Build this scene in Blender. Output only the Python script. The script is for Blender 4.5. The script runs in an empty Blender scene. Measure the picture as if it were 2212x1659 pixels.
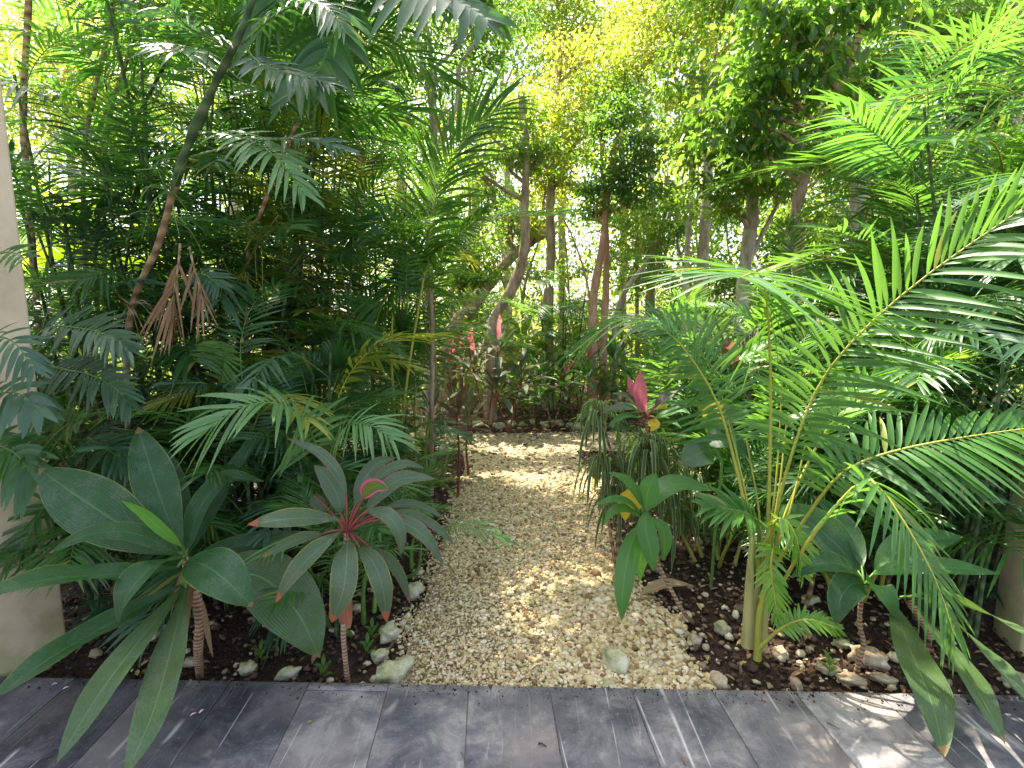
import bpy, math, random
import numpy as np
from mathutils import Vector, Matrix, noise as mnoise
random.seed(7)
rng = np.random.default_rng(11)
R = math.radians
sc = bpy.context.scene
C = sc.collection

# ------------------------------------------------------------------ camera
FPX, CX, CY, CAMH, PITCH = 1090.0, 1106.0, 829.5, 1.5, R(7.1)
cam = bpy.data.cameras.new("camera"); camo = bpy.data.objects.new("camera", cam); C.objects.link(camo)
cam.sensor_width = 36.0; cam.lens = 36.0 * FPX / 2212.0
cam.clip_start = 0.05; cam.clip_end = 600
camo.location = (0, 0, CAMH); camo.rotation_euler = (R(90) - PITCH, 0, 0)
sc.camera = camo
# ------------------------------------------------------------------ world and sun
SUN_EL, SUN_AZ = R(60), R(-28)
w = bpy.data.worlds.new("World"); sc.world = w; w.use_nodes = True
nt = w.node_tree; bg = nt.nodes["Background"]
sky = nt.nodes.new("ShaderNodeTexSky"); sky.sky_type = 'NISHITA'; sky.sun_disc = False
sky.sun_elevation = SUN_EL; sky.sun_rotation = SUN_AZ; sky.air_density = 1.0; sky.dust_density = 3.5; sky.ozone_density = 0.4
hsv = nt.nodes.new("ShaderNodeHueSaturation"); hsv.inputs['Saturation'].default_value = .72
nt.links.new(sky.outputs[0], hsv.inputs['Color']); nt.links.new(hsv.outputs[0], bg.inputs[0]); bg.inputs[1].default_value = 0.15
sun = bpy.data.lights.new("sun", 'SUN'); suno = bpy.data.objects.new("sun", sun); C.objects.link(suno)
sun.energy = 5.0; sun.angle = R(0.53); sun.color = (1.0, 0.91, 0.76)
SDIR = Vector((math.sin(SUN_AZ) * math.cos(SUN_EL), math.cos(SUN_AZ) * math.cos(SUN_EL), math.sin(SUN_EL)))
suno.rotation_euler = SDIR.to_track_quat('Z', 'Y').to_euler()
suno.location = (0, 0, 20)
sc.view_settings.view_transform = 'Standard'; sc.view_settings.look = 'None'
sc.view_settings.exposure = 2.05; sc.view_settings.gamma = 1.0
sc.render.engine = 'CYCLES'
cy = sc.cycles
cy.max_bounces = 7; cy.diffuse_bounces = 5; cy.glossy_bounces = 3; cy.transmission_bounces = 5
cy.caustics_reflective = False; cy.caustics_refractive = False; cy.sample_clamp_indirect = 6
cy.use_denoising = True
try: cy.denoiser = 'OPENIMAGEDENOISE'
except Exception: pass

# ------------------------------------------------------------------ pixel -> world (pixels of the 2212 px wide view)
cp, sp = math.cos(PITCH), math.sin(PITCH)
def ray(px, py):
    x = (px - CX) / FPX; v = (CY - py) / FPX
    return np.array([x, cp + v * sp, -sp + v * cp])
def P(px, py, d):
    r = ray(px, py); return np.array([0, 0, CAMH]) + r * (d / r[1])
GZ = -0.06
def G(px, py, z=GZ):
    r = ray(px, py); return np.array([0, 0, CAMH]) + r * ((z - CAMH) / r[2])
def base(px, d): p = P(px, 800, d); return np.array([p[0], d, GZ])
# zoom-window coordinates -> 2212 view
def TL(x, y): return (.3385 * x, .3385 * y)
def TC(x, y): return (731.5 + .3385 * x, .3385 * y)
def TR(x, y): return (1463 + .3385 * x, .3385 * y)
def ML(x, y): return (.3385 * x, 547 + .3385 * y)
def MC(x, y): return (731.5 + .3385 * x, 547 + .3385 * y)
def MR(x, y): return (1463 + .3385 * x, 547 + .3385 * y)
def BL(x, y): return (.3385 * x, 1097 + .3385 * y)
def BC(x, y): return (731.5 + .3385 * x, 1097 + .3385 * y)
def BR(x, y): return (1463 + .3385 * x, 1097 + .3385 * y)
def K4(x, y): return (490 + .3472 * x, 864 + .3472 * y)
def K5(x, y): return (1238.5 + .2083 * x, 749 + .2083 * y)
def ID(x, y): return (x, y)

# ------------------------------------------------------------------ materials
MATS = {}
def newmat(name):
    m = bpy.data.materials.new(name); m.use_nodes = True; MATS[name] = m
    n = m.node_tree.nodes; n.clear(); return m, n, m.node_tree.links
def N(n, t, **kw):
    x = n.new(t)
    for k, v in kw.items(): setattr(x, k, v)
    return x
def math_(n, l, op, a, b=None, c=None):
    x = n.new("ShaderNodeMath"); x.operation = op
    for i, v in enumerate((a, b, c)):
        if v is None: continue
        if isinstance(v, (int, float)): x.inputs[i].default_value = v
        else: l.new(v, x.inputs[i])
    return x.outputs[0]
def mixc(n, l, f, a, b, bt='MIX'):
    x = n.new("ShaderNodeMix"); x.data_type = 'RGBA'; x.blend_type = bt
    for s, v in ((x.inputs[0], f), (x.inputs[6], a), (x.inputs[7], b)):
        if isinstance(v, (int, float)): s.default_value = v
        elif isinstance(v, tuple): s.default_value = (*v[:3], 1)
        else: l.new(v, s)
    return x.outputs[2]
def ramp(n, l, f, stops, interp='LINEAR'):
    x = n.new("ShaderNodeValToRGB"); x.color_ramp.interpolation = interp
    e = x.color_ramp.elements
    while len(e) < len(stops): e.new(0.5)
    for i, (p_, c_) in enumerate(stops):
        e[i].position = p_; e[i].color = (*c_, 1) if len(c_) == 3 else c_
    l.new(f, x.inputs[0]); return x.outputs[0]
def leafmat(name, c1, c2, trans=(.25, .42, .04), tw=.38, rough=.42, spec=.5, edge=None, edgew=.9,
            tip=None, tipu=.93, veins=0.0, dust=0.0, odd=None, oddp=.06, vs=70):
    m, n, l = newmat(name)
    geo = N(n, "ShaderNodeNewGeometry"); tc = N(n, "ShaderNodeTexCoord")
    col = mixc(n, l, geo.outputs['Random Per Island'], c1, c2)
    tcol = mixc(n, l, geo.outputs['Random Per Island'], tuple(x * .75 for x in trans), tuple(min(1, x * 1.2) for x in trans))
    if odd:
        f = math_(n, l, 'GREATER_THAN', geo.outputs['Random Per Island'], 1 - oddp)
        col = mixc(n, l, f, col, odd); tcol = mixc(n, l, f, tcol, tuple(min(1, x * 1.6) for x in odd))
    bump = None
    if veins or edge or tip or dust:
        uv = N(n, "ShaderNodeSeparateXYZ"); l.new(tc.outputs['UV'], uv.inputs[0])
        u, v = uv.outputs[0], uv.outputs[1]
        av = math_(n, l, 'ABSOLUTE', math_(n, l, 'SUBTRACT', v, .5))
        av = math_(n, l, 'MULTIPLY', av, 2.0)
        nz = N(n, "ShaderNodeTexNoise"); nz.inputs['Scale'].default_value = 9; nz.inputs['Detail'].default_value = 4
        l.new(tc.outputs['Object'], nz.inputs[0])
        col = mixc(n, l, math_(n, l, 'MULTIPLY', nz.outputs[0], .5), col, tuple(x * .55 for x in c1))
        if veins:
            sw = math_(n, l, 'SINE', math_(n, l, 'MULTIPLY', math_(n, l, 'ADD', av, math_(n, l, 'ADD', math_(n, l, 'MULTIPLY', u, -.25), math_(n, l, 'MULTIPLY', nz.outputs[0], .16))), vs))
            sw = math_(n, l, 'MULTIPLY_ADD', sw, .5, .5)
            col = mixc(n, l, math_(n, l, 'MULTIPLY', sw, veins), col, tuple(min(1, x * 1.7 + .01) for x in c2))
            mid = math_(n, l, 'LESS_THAN', av, .035)
            col = mixc(n, l, math_(n, l, 'MULTIPLY', mid, .5), col, tuple(min(1, x * 2.3 + .03) for x in c2))
            b = N(n, "ShaderNodeBump"); b.inputs['Strength'].default_value = .5; b.inputs['Distance'].default_value = .003
            l.new(sw, b.inputs['Height']); bump = b.outputs[0]
        if dust:
            n2 = N(n, "ShaderNodeTexNoise"); n2.inputs['Scale'].default_value = 130; n2.inputs['Detail'].default_value = 3
            n3 = N(n, "ShaderNodeTexNoise"); n3.inputs['Scale'].default_value = 14; n3.inputs['Detail'].default_value = 2
            l.new(tc.outputs['Object'], n2.inputs[0]); l.new(tc.outputs['Object'], n3.inputs[0])
            f = ramp(n, l, math_(n, l, 'MULTIPLY', n2.outputs[0], n3.outputs[0]), [(.22, (0, 0, 0)), (.36, (1, 1, 1))])
            col = mixc(n, l, math_(n, l, 'MULTIPLY', f, dust), col, (.16, .2, .15))
        if dust:
            n5 = N(n, "ShaderNodeTexNoise"); n5.inputs['Scale'].default_value = 38; n5.inputs['Detail'].default_value = 2; l.new(tc.outputs['Object'], n5.inputs[0])
            fs = ramp(n, l, n5.outputs[0], [(.7, (0, 0, 0)), (.74, (1, 1, 1))])
            col = mixc(n, l, math_(n, l, 'MULTIPLY', fs, .8), col, (.14, .085, .035))
        if edge:
            nn = math_(n, l, 'MULTIPLY_ADD', nz.outputs[0], .16, edgew - .08)
            f = math_(n, l, 'GREATER_THAN', av, nn)
            col = mixc(n, l, f, col, edge); tcol = mixc(n, l, f, tcol, edge)
        if tip:
            f = math_(n, l, 'GREATER_THAN', math_(n, l, 'MULTIPLY_ADD', nz.outputs[0], .16, u), tipu + .08)
            col = mixc(n, l, f, col, tip); tcol = mixc(n, l, f, tcol, tip)
    pb = N(n, "ShaderNodeBsdfPrincipled"); l.new(col, pb.inputs['Base Color'])
    pb.inputs['Roughness'].default_value = rough; pb.inputs['Specular IOR Level'].default_value = spec
    if bump: l.new(bump, pb.inputs['Normal'])
    tb = N(n, "ShaderNodeBsdfTranslucent"); l.new(tcol, tb.inputs[0])
    mx = N(n, "ShaderNodeMixShader"); mx.inputs[0].default_value = tw
    l.new(pb.outputs[0], mx.inputs[1]); l.new(tb.outputs[0], mx.inputs[2])
    o = N(n, "ShaderNodeOutputMaterial"); l.new(mx.outputs[0], o.inputs[0]); return m
def surfmat(name, stops, scale=8, rough=.85, bump=.4, dist=.01, stretch=(1, 1, 1), island=0.0, detail=6, wave=None):
    m, n, l = newmat(name)
    tc = N(n, "ShaderNodeTexCoord"); mp = N(n, "ShaderNodeMapping"); mp.inputs['Scale'].default_value = stretch
    l.new(tc.outputs['Object'], mp.inputs[0])
    nz = N(n, "ShaderNodeTexNoise"); nz.inputs['Scale'].default_value = scale; nz.inputs['Detail'].default_value = detail
    nz.inputs['Roughness'].default_value = .65; l.new(mp.outputs[0], nz.inputs[0])
    f = nz.outputs[0]; h = f
    if wave:
        wv = N(n, "ShaderNodeTexWave"); wv.bands_direction = 'Z'; wv.inputs['Scale'].default_value = wave
        wv.inputs['Distortion'].default_value = 1.5; l.new(tc.outputs['Object'], wv.inputs[0])
        f = math_(n, l, 'ADD', math_(n, l, 'MULTIPLY', f, .7), math_(n, l, 'MULTIPLY', wv.outputs[1], .3)); h = f
    if island:
        geo = N(n, "ShaderNodeNewGeometry")
        f = math_(n, l, 'ADD', math_(n, l, 'MULTIPLY', f, 1 - island), math_(n, l, 'MULTIPLY', geo.outputs['Random Per Island'], island))
    col = ramp(n, l, f, stops)
    b = N(n, "ShaderNodeBump"); b.inputs['Strength'].default_value = bump; b.inputs['Distance'].default_value = dist
    l.new(h, b.inputs['Height'])
    pb = N(n, "ShaderNodeBsdfPrincipled"); l.new(col, pb.inputs['Base Color']); pb.inputs['Roughness'].default_value = rough
    pb.inputs['Specular IOR Level'].default_value = .3
    l.new(b.outputs[0], pb.inputs['Normal'])
    o = N(n, "ShaderNodeOutputMaterial"); l.new(pb.outputs[0], o.inputs[0]); return m

M_big = leafmat("broad_leaf_green", (.013, .056, .014), (.028, .1, .022), (.12, .36, .04), tw=.2, rough=.4, spec=.42, veins=.24, dust=.28, edge=(.16, .2, .04), edgew=.97, tip=(.2, .13, .05), tipu=.97)
M_bigolive = leafmat("broad_leaf_olive", (.035, .08, .02), (.065, .13, .03), (.2, .36, .05), tw=.22, rough=.4, veins=.25, dust=.35, tip=(.22, .15, .05), tipu=.97)
M_lime = leafmat("broad_leaf_lime", (.09, .26, .02), (.14, .34, .03), (.35, .75, .05), tw=.4, veins=.3)
M_red = leafmat("cordyline_leaf_dark", (.042, .09, .045), (.075, .13, .06), (.25, .3, .1), tw=.16, rough=.42, spec=.38, veins=.3, dust=.3, edge=(.36, .09, .09), edgew=.95)
M_redtip = leafmat("cordyline_leaf_scorched", (.042, .088, .042), (.08, .13, .058), (.28, .3, .09), tw=.16, rough=.42, spec=.38, veins=.3, dust=.3, edge=(.32, .26, .05), edgew=.96, tip=(.36, .11, .05), tipu=.9)
M_pink = leafmat("cordyline_leaf_pink", (.5, .09, .15), (.62, .15, .22), (.85, .25, .3), tw=.4, rough=.4, veins=.22)
M_pinkfar = leafmat('cordyline_leaf_dull_pink', (.32, .07, .09), (.45, .12, .13), (.6, .2, .2), tw=.35)
M_pinkedge = leafmat("cordyline_leaf_young", (.07, .13, .02), (.1, .16, .03), (.4, .45, .05), tw=.3, veins=.2, edge=(.75, .09, .26), edgew=.72)
M_mid = leafmat("cordyline_leaf_green", (.035, .12, .025), (.07, .2, .04), (.25, .6, .05), tw=.32, rough=.36, spec=.6, veins=.25, odd=(.16, .28, .05), oddp=.12)
M_midred = leafmat("cordyline_leaf_bronze", (.05, .055, .035), (.1, .08, .05), (.35, .17, .1), tw=.28, rough=.4, veins=.2, odd=(.45, .08, .12), oddp=.12)
M_yel = leafmat("yellow_leaf", (.65, .42, .03), (.7, .5, .04), (.9, .7, .05), tw=.35, veins=.2)
M_brown = leafmat("dead_leaf", (.16, .09, .04), (.42, .28, .15), (.4, .22, .1), tw=.18, rough=.75, spec=.2, veins=.4)
M_drybrown = leafmat('dry_leaf_pale', (.3, .19, .1), (.48, .34, .19), (.4, .25, .1), tw=.15, rough=.75, spec=.2, veins=.4)
M_rust = leafmat("rust_leaf", (.28, .09, .05), (.4, .16, .08), (.45, .15, .08), tw=.2, rough=.7, veins=.4)
M_stripe = leafmat("striped_leaf", (.03, .075, .025), (.05, .11, .03), (.2, .4, .06), tw=.25, rough=.4, edge=(.36, .42, .14), edgew=.72, veins=.1)
M_palm = leafmat("palm_leaflet", (.025, .085, .022), (.055, .15, .035), (.2, .5, .045), tw=.38, odd=(.22, .24, .05), oddp=.03, rough=.36, spec=.6)
M_palmblue = leafmat("palm_leaflet_blue", (.025, .075, .035), (.05, .12, .05), (.1, .3, .06), tw=.22, rough=.4, spec=.6)  # dark blue-green leaflet colour
M_areca = leafmat("areca_leaflet", (.035, .11, .02), (.065, .18, .03), (.24, .52, .05), tw=.32, odd=(.2, .24, .04), oddp=.04, rough=.42, spec=.5)
M_arecay = leafmat("areca_leaflet_young", (.1, .24, .025), (.15, .32, .04), (.42, .7, .06), tw=.36, rough=.38)
M_pale = leafmat("palm_leaflet_pale", (.09, .2, .06), (.14, .28, .09), (.25, .5, .1), tw=.28, rough=.42)
M_frondy = leafmat("palm_leaflet_yellow", (.2, .26, .03), (.3, .33, .05), (.6, .65, .06), tw=.4, rough=.45)
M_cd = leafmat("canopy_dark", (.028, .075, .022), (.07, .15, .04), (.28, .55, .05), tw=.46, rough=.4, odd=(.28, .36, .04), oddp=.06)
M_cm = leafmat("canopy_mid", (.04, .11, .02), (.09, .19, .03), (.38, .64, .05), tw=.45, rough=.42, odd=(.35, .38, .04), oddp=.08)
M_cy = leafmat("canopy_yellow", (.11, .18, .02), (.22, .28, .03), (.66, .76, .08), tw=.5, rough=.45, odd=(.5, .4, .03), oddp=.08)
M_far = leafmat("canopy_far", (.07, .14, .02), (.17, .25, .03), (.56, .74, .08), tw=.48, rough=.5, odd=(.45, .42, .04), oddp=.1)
M_ban = leafmat("banana_leaf", (.12, .26, .02), (.2, .34, .03), (.7, .92, .05), tw=.55, rough=.4, veins=.35, vs=140)

M_bark = surfmat("bark_brown", [(.3, (.13, .09, .06)), (.5, (.36, .26, .18)), (.7, (.6, .48, .36))], 14, bump=1, dist=.03, stretch=(1, 1, .25))
M_barkg = surfmat("bark_grey", [(.3, (.2, .16, .12)), (.52, (.48, .41, .33)), (.72, (.66, .6, .5))], 9, bump=.8, dist=.02, stretch=(1, 1, .4))
M_barkr = surfmat("bark_red", [(.3, (.22, .12, .08)), (.55, (.48, .28, .18)), (.75, (.64, .46, .34))], 10, bump=.7, dist=.02, stretch=(1, 1, .3))
M_barkp = surfmat("bark_pale", [(.3, (.3, .2, .13)), (.5, (.55, .42, .32)), (.7, (.7, .6, .5))], 7, bump=.4, dist=.02, stretch=(1, 1, .5))
M_cane = surfmat("cane_green", [(.3, (.03, .06, .025)), (.6, (.07, .12, .045)), (.8, (.2, .2, .1))], 10, bump=.3, stretch=(1, 1, .3), wave=4)
M_caneb = surfmat("cane_brown", [(.3, (.12, .07, .04)), (.55, (.3, .2, .12)), (.75, (.45, .33, .2))], 12, bump=.5, stretch=(1, 1, .5), wave=5)
M_ring = surfmat("ringed_stem", [(.35, (.16, .08, .045)), (.55, (.36, .23, .14)), (.75, (.5, .37, .25))], 20, bump=.3, dist=.006, wave=17)
M_ystem = surfmat("yellow_green_stem", [(.3, (.22, .24, .03)), (.6, (.38, .38, .06)), (.8, (.55, .5, .12))], 7, rough=.5, bump=.15, stretch=(1, 1, .3))
M_gstem = surfmat("green_stem", [(.3, (.06, .13, .03)), (.6, (.13, .24, .05)), (.8, (.25, .33, .08))], 7, rough=.5, bump=.15)
M_rstem = surfmat("red_stem", [(.3, (.12, .03, .025)), (.6, (.24, .06, .045)), (.8, (.34, .14, .08))], 12, rough=.5, bump=.15)
M_sheath = surfmat("palm_sheath", [(.3, (.2, .19, .05)), (.5, (.38, .36, .12)), (.7, (.5, .4, .2))], 9, rough=.6, bump=.2, stretch=(1, 1, .3))
M_soil = surfmat("soil", [(.3, (.022, .013, .008)), (.55, (.06, .034, .02)), (.75, (.13, .08, .05))], 26, bump=1, dist=.03, detail=10)
M_clod = surfmat("soil_clod", [(.25, (.025, .015, .01)), (.5, (.07, .04, .025)), (.8, (.16, .1, .065))], 40, bump=.7, island=.6)
M_peb = surfmat("gravel_pebble", [(.15, (.22, .13, .06)), (.3, (.52, .38, .18)), (.48, (.66, .51, .27)), (.6, (.46, .41, .18)), (.7, (.68, .55, .34)), (.9, (.78, .67, .47))], 45, bump=.5, dist=.004, island=.8)
M_bstone = surfmat('bed_stone', [(.2, (.1, .06, .035)), (.42, (.3, .22, .12)), (.6, (.5, .42, .26)), (.85, (.62, .54, .38))], 35, bump=.6, dist=.005, island=.7)
M_bed = surfmat("gravel_bed", [(.3, (.2, .13, .06)), (.5, (.44, .34, .19)), (.7, (.62, .52, .34))], 75, bump=1, dist=.02, detail=8)
M_rock = surfmat("limestone_mossy", [(.3, (.13, .15, .05)), (.45, (.38, .37, .18)), (.58, (.55, .5, .34)), (.75, (.68, .62, .48))], 11, bump=.9, dist=.02)
M_rockb = surfmat("limestone_brown", [(.3, (.2, .13, .07)), (.5, (.45, .35, .22)), (.7, (.62, .55, .4))], 13, bump=.9, dist=.02)
M_litter = leafmat("leaf_litter", (.16, .08, .04), (.4, .27, .15), (.3, .18, .08), tw=.1, rough=.8, spec=.2, odd=(.45, .35, .1), oddp=.12)
M_wall = surfmat("cream_wall", [(.3, (.5, .39, .25)), (.45, (.66, .53, .36)), (.6, (.75, .61, .43)), (.8, (.78, .65, .47))], 3.2, rough=.9, bump=.35, dist=.004, detail=12)
def stain_base(m):
    n, l = m.node_tree.nodes, m.node_tree.links; pb = [x for x in n if x.type == 'BSDF_PRINCIPLED'][0]; src = pb.inputs['Base Color'].links[0].from_socket
    g = N(n, "ShaderNodeNewGeometry"); sx = N(n, "ShaderNodeSeparateXYZ"); l.new(g.outputs['Position'], sx.inputs[0])
    nz = N(n, "ShaderNodeTexNoise"); nz.inputs['Scale'].default_value = 7; nz.inputs['Detail'].default_value = 6; l.new(g.outputs['Position'], nz.inputs[0])
    f = ramp(n, l, math_(n, l, 'ADD', sx.outputs[2], math_(n, l, 'MULTIPLY_ADD', nz.outputs[0], -.7, .35)), [(.05, (1, 1, 1)), (.2, (0, 0, 0))])
    l.new(mixc(n, l, math_(n, l, 'MULTIPLY', f, .55), src, (.3, .3, .1)), pb.inputs['Base Color'])
stain_base(M_wall)
M_petal = surfmat("petal_pink", [(.3, (.75, .42, .45)), (.7, (.85, .65, .62))], 20, bump=.1)
M_twig = surfmat("twig_dark", [(.3, (.03, .018, .012)), (.7, (.09, .05, .03))], 30, bump=.4)

def tile_material():
    m, n, l = newmat("grey_stone_tile")
    tc = N(n, "ShaderNodeTexCoord"); geo = N(n, "ShaderNodeNewGeometry")
    ri = geo.outputs['Random Per Island']
    # offset pattern per tile
    cmb = N(n, "ShaderNodeCombineXYZ")
    l.new(math_(n, l, 'MULTIPLY', ri, 37.0), cmb.inputs[0]); l.new(math_(n, l, 'MULTIPLY', ri, 91.0), cmb.inputs[1])
    va = N(n, "ShaderNodeVectorMath"); va.operation = 'ADD'; l.new(tc.outputs['Object'], va.inputs[0]); l.new(cmb.outputs[0], va.inputs[1])
    n1 = N(n, "ShaderNodeTexNoise"); n1.inputs['Scale'].default_value = 5.5; n1.inputs['Detail'].default_value = 12; n1.inputs['Roughness'].default_value = .74; n1.inputs['Distortion'].default_value = .4
    l.new(va.outputs[0], n1.inputs[0])
    f = math_(n, l, 'ADD', math_(n, l, 'MULTIPLY', n1.outputs[0], .78), math_(n, l, 'MULTIPLY', ri, .22))
    col = ramp(n, l, f, [(.36, (.038, .037, .043)), (.45, (.085, .083, .094)), (.52, (.14, .132, .14)), (.57, (.21, .19, .18)), (.66, (.36, .33, .31))])
    nb = N(n, 'ShaderNodeTexNoise'); nb.inputs['Scale'].default_value = 1.7; nb.inputs['Detail'].default_value = 4; l.new(va.outputs[0], nb.inputs[0])
    col = mixc(n, l, ramp(n, l, nb.outputs[0], [(.5, (0, 0, 0)), (.64, (.55, .55, .55))]), col, (.2, .165, .145))
    # white veins: thin bands of distorted noise stretched along a slant
    rot = N(n, "ShaderNodeMapping"); rot.inputs['Rotation'].default_value = (0, 0, R(-32)); rot.inputs['Scale'].default_value = (5, .26, 1)
    l.new(va.outputs[0], rot.inputs[0])
    n2 = N(n, "ShaderNodeTexNoise"); n2.inputs['Scale'].default_value = 1.3; n2.inputs['Detail'].default_value = 1; n2.inputs['Roughness'].default_value = .3
    l.new(rot.outputs[0], n2.inputs[0])
    vv = math_(n, l, 'ABSOLUTE', math_(n, l, 'SUBTRACT', n2.outputs[0], .5))
    vein = ramp(n, l, vv, [(0.0, (1, 1, 1)), (.0065, (0, 0, 0))])
    n3 = N(n, "ShaderNodeTexNoise"); n3.inputs['Scale'].default_value = 3; l.new(va.outputs[0], n3.inputs[0])
    gate = ramp(n, l, n3.outputs[0], [(.5, (0, 0, 0)), (.56, (1, 1, 1))])
    col = mixc(n, l, math_(n, l, 'MULTIPLY', math_(n, l, 'MULTIPLY', vein, gate), .7), col, (.68, .64, .58))
    rot2 = N(n, "ShaderNodeMapping"); rot2.inputs['Rotation'].default_value = (0, 0, R(24)); rot2.inputs['Scale'].default_value = (6, .3, 1)
    l.new(va.outputs[0], rot2.inputs[0]); n6 = N(n, "ShaderNodeTexNoise"); n6.inputs['Scale'].default_value = 2; n6.inputs['Detail'].default_value = 3; n6.inputs['Roughness'].default_value = .4
    l.new(rot2.outputs[0], n6.inputs[0]); v6 = ramp(n, l, math_(n, l, 'ABSOLUTE', math_(n, l, 'SUBTRACT', n6.outputs[0], .47)), [(0.0, (1, 1, 1)), (.005, (0, 0, 0))])
    g6 = ramp(n, l, n3.outputs[0], [(.46, (1, 1, 1)), (.54, (0, 0, 0))])
    col = mixc(n, l, math_(n, l, 'MULTIPLY', math_(n, l, 'MULTIPLY', v6, g6), .4), col, (.5, .46, .42))
    n4 = N(n, "ShaderNodeTexNoise"); n4.inputs['Scale'].default_value = 60; n4.inputs['Detail'].default_value = 5; l.new(va.outputs[0], n4.inputs[0])
    fl = ramp(n, l, n4.outputs[0], [(.62, (0, 0, 0)), (.72, (1, 1, 1))])
    col = mixc(n, l, math_(n, l, 'MULTIPLY', fl, .3), col, (.45, .42, .4))
    b = N(n, "ShaderNodeBump"); b.inputs['Strength'].default_value = .35; b.inputs['Distance'].default_value = .004
    l.new(n1.outputs[0], b.inputs['Height'])
    pb = N(n, "ShaderNodeBsdfPrincipled"); l.new(col, pb.inputs['Base Color'])
    l.new(math_(n, l, 'MULTIPLY_ADD', n1.outputs[0], .4, .3), pb.inputs['Roughness']); l.new(b.outputs[0], pb.inputs['Normal'])
    o = N(n, "ShaderNodeOutputMaterial"); l.new(pb.outputs[0], o.inputs[0]); return m
M_tile = tile_material()
M_grout = surfmat("tile_grout", [(.3, (.1, .09, .08)), (.7, (.28, .25, .22))], 50, bump=.3)

# ------------------------------------------------------------------ mesh builder
def nrm(v):
    v = np.asarray(v, float); return v / (np.linalg.norm(v, axis=-1, keepdims=True) + 1e-9)
class MB:
    def __init__(s): s.V = []; s.Q = []; s.UV = []; s.MI = []; s.n = 0
    def add(s, V, Q, uv=None, mi=0):
        V = np.asarray(V, float).reshape(-1, 3); Q = np.asarray(Q, int).reshape(-1, 4)
        s.V.append(V); s.Q.append(Q + s.n); s.n += len(V)
        s.UV.append(np.zeros((len(V), 2)) if uv is None else np.asarray(uv, float))
        s.MI.append(np.full(len(Q), mi)); return s
    def build(s, name, mats, parent=None, smooth=True, ofs=None):
        V = np.concatenate(s.V); Q = np.concatenate(s.Q); UV = np.concatenate(s.UV); MI = np.concatenate(s.MI)
        if ofs is not None: V = V - np.asarray(ofs)
        elif parent is not None and not parent.get("_local"): V = V - np.array(parent.location)
        me = bpy.data.meshes.new(name)
        tri = Q[:, 3] < 0
        cnt = np.where(Q[:, 3] == Q[:, 2], 3, 4)
        mask = np.ones_like(Q, bool); mask[:, 3] = cnt == 4
        loops = Q[mask]; starts = np.concatenate([[0], np.cumsum(cnt)[:-1]])
        me.vertices.add(len(V)); me.vertices.foreach_set("co", V.astype(np.float32).ravel())
        me.loops.add(len(loops)); me.loops.foreach_set("vertex_index", loops.astype(np.int32))
        me.polygons.add(len(Q)); me.polygons.foreach_set("loop_start", starts.astype(np.int32))
        me.polygons.foreach_set("material_index", MI.astype(np.int32))
        if smooth: me.polygons.foreach_set("use_smooth", np.ones(len(Q), bool))
        ul = me.uv_layers.new(name="UVMap"); ul.data.foreach_set("uv", UV[loops].astype(np.float32).ravel())
        me.update(calc_edges=True); me.validate()
        for m in (mats if isinstance(mats, (list, tuple)) else [mats]): me.materials.append(m)
        o = bpy.data.objects.new(name, me); C.objects.link(o)
        if parent is not None: o.parent = parent
        return o
def tag(o, label=None, cat=None, group=None, kind=None):
    if label: o['label'] = label
    if cat: o['category'] = cat
    if group: o['group'] = group
    if kind: o['kind'] = kind
    return o
LABELS = set()
def thing(name, label, cat, loc=(0, 0, 0), group=None, local=False):
    o = bpy.data.objects.new(name, None); C.objects.link(o); o.location = tuple(float(x) for x in loc); o.empty_display_size = .1
    return tag(o, label, cat, group)

def spline(pts, k):
    p = np.asarray(pts, float)
    if len(p) == 2: t = np.linspace(0, 1, k)[:, None]; return p[0] * (1 - t) + p[1] * t
    q = np.vstack([2 * p[0] - p[1], p, 2 * p[-1] - p[-2]])
    seg = np.linalg.norm(np.diff(p, axis=0), axis=1); cum = np.concatenate([[0], np.cumsum(seg)]); cum /= cum[-1]
    out = []
    for t in np.linspace(0, 1, k):
        i = min(len(p) - 2, int(np.searchsorted(cum, t, side='right') - 1)); i = max(0, i)
        u = (t - cum[i]) / max(1e-9, cum[i + 1] - cum[i]); u = min(1, max(0, u))
        a, b, c, d = q[i], q[i + 1], q[i + 2], q[i + 3]
        out.append(.5 * ((2 * b) + (-a + c) * u + (2 * a - 5 * b + 4 * c - d) * u * u + (-a + 3 * b - 3 * c + d) * u ** 3))
    return np.array(out)
def tangents(s): return nrm(np.gradient(s, axis=0))
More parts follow.
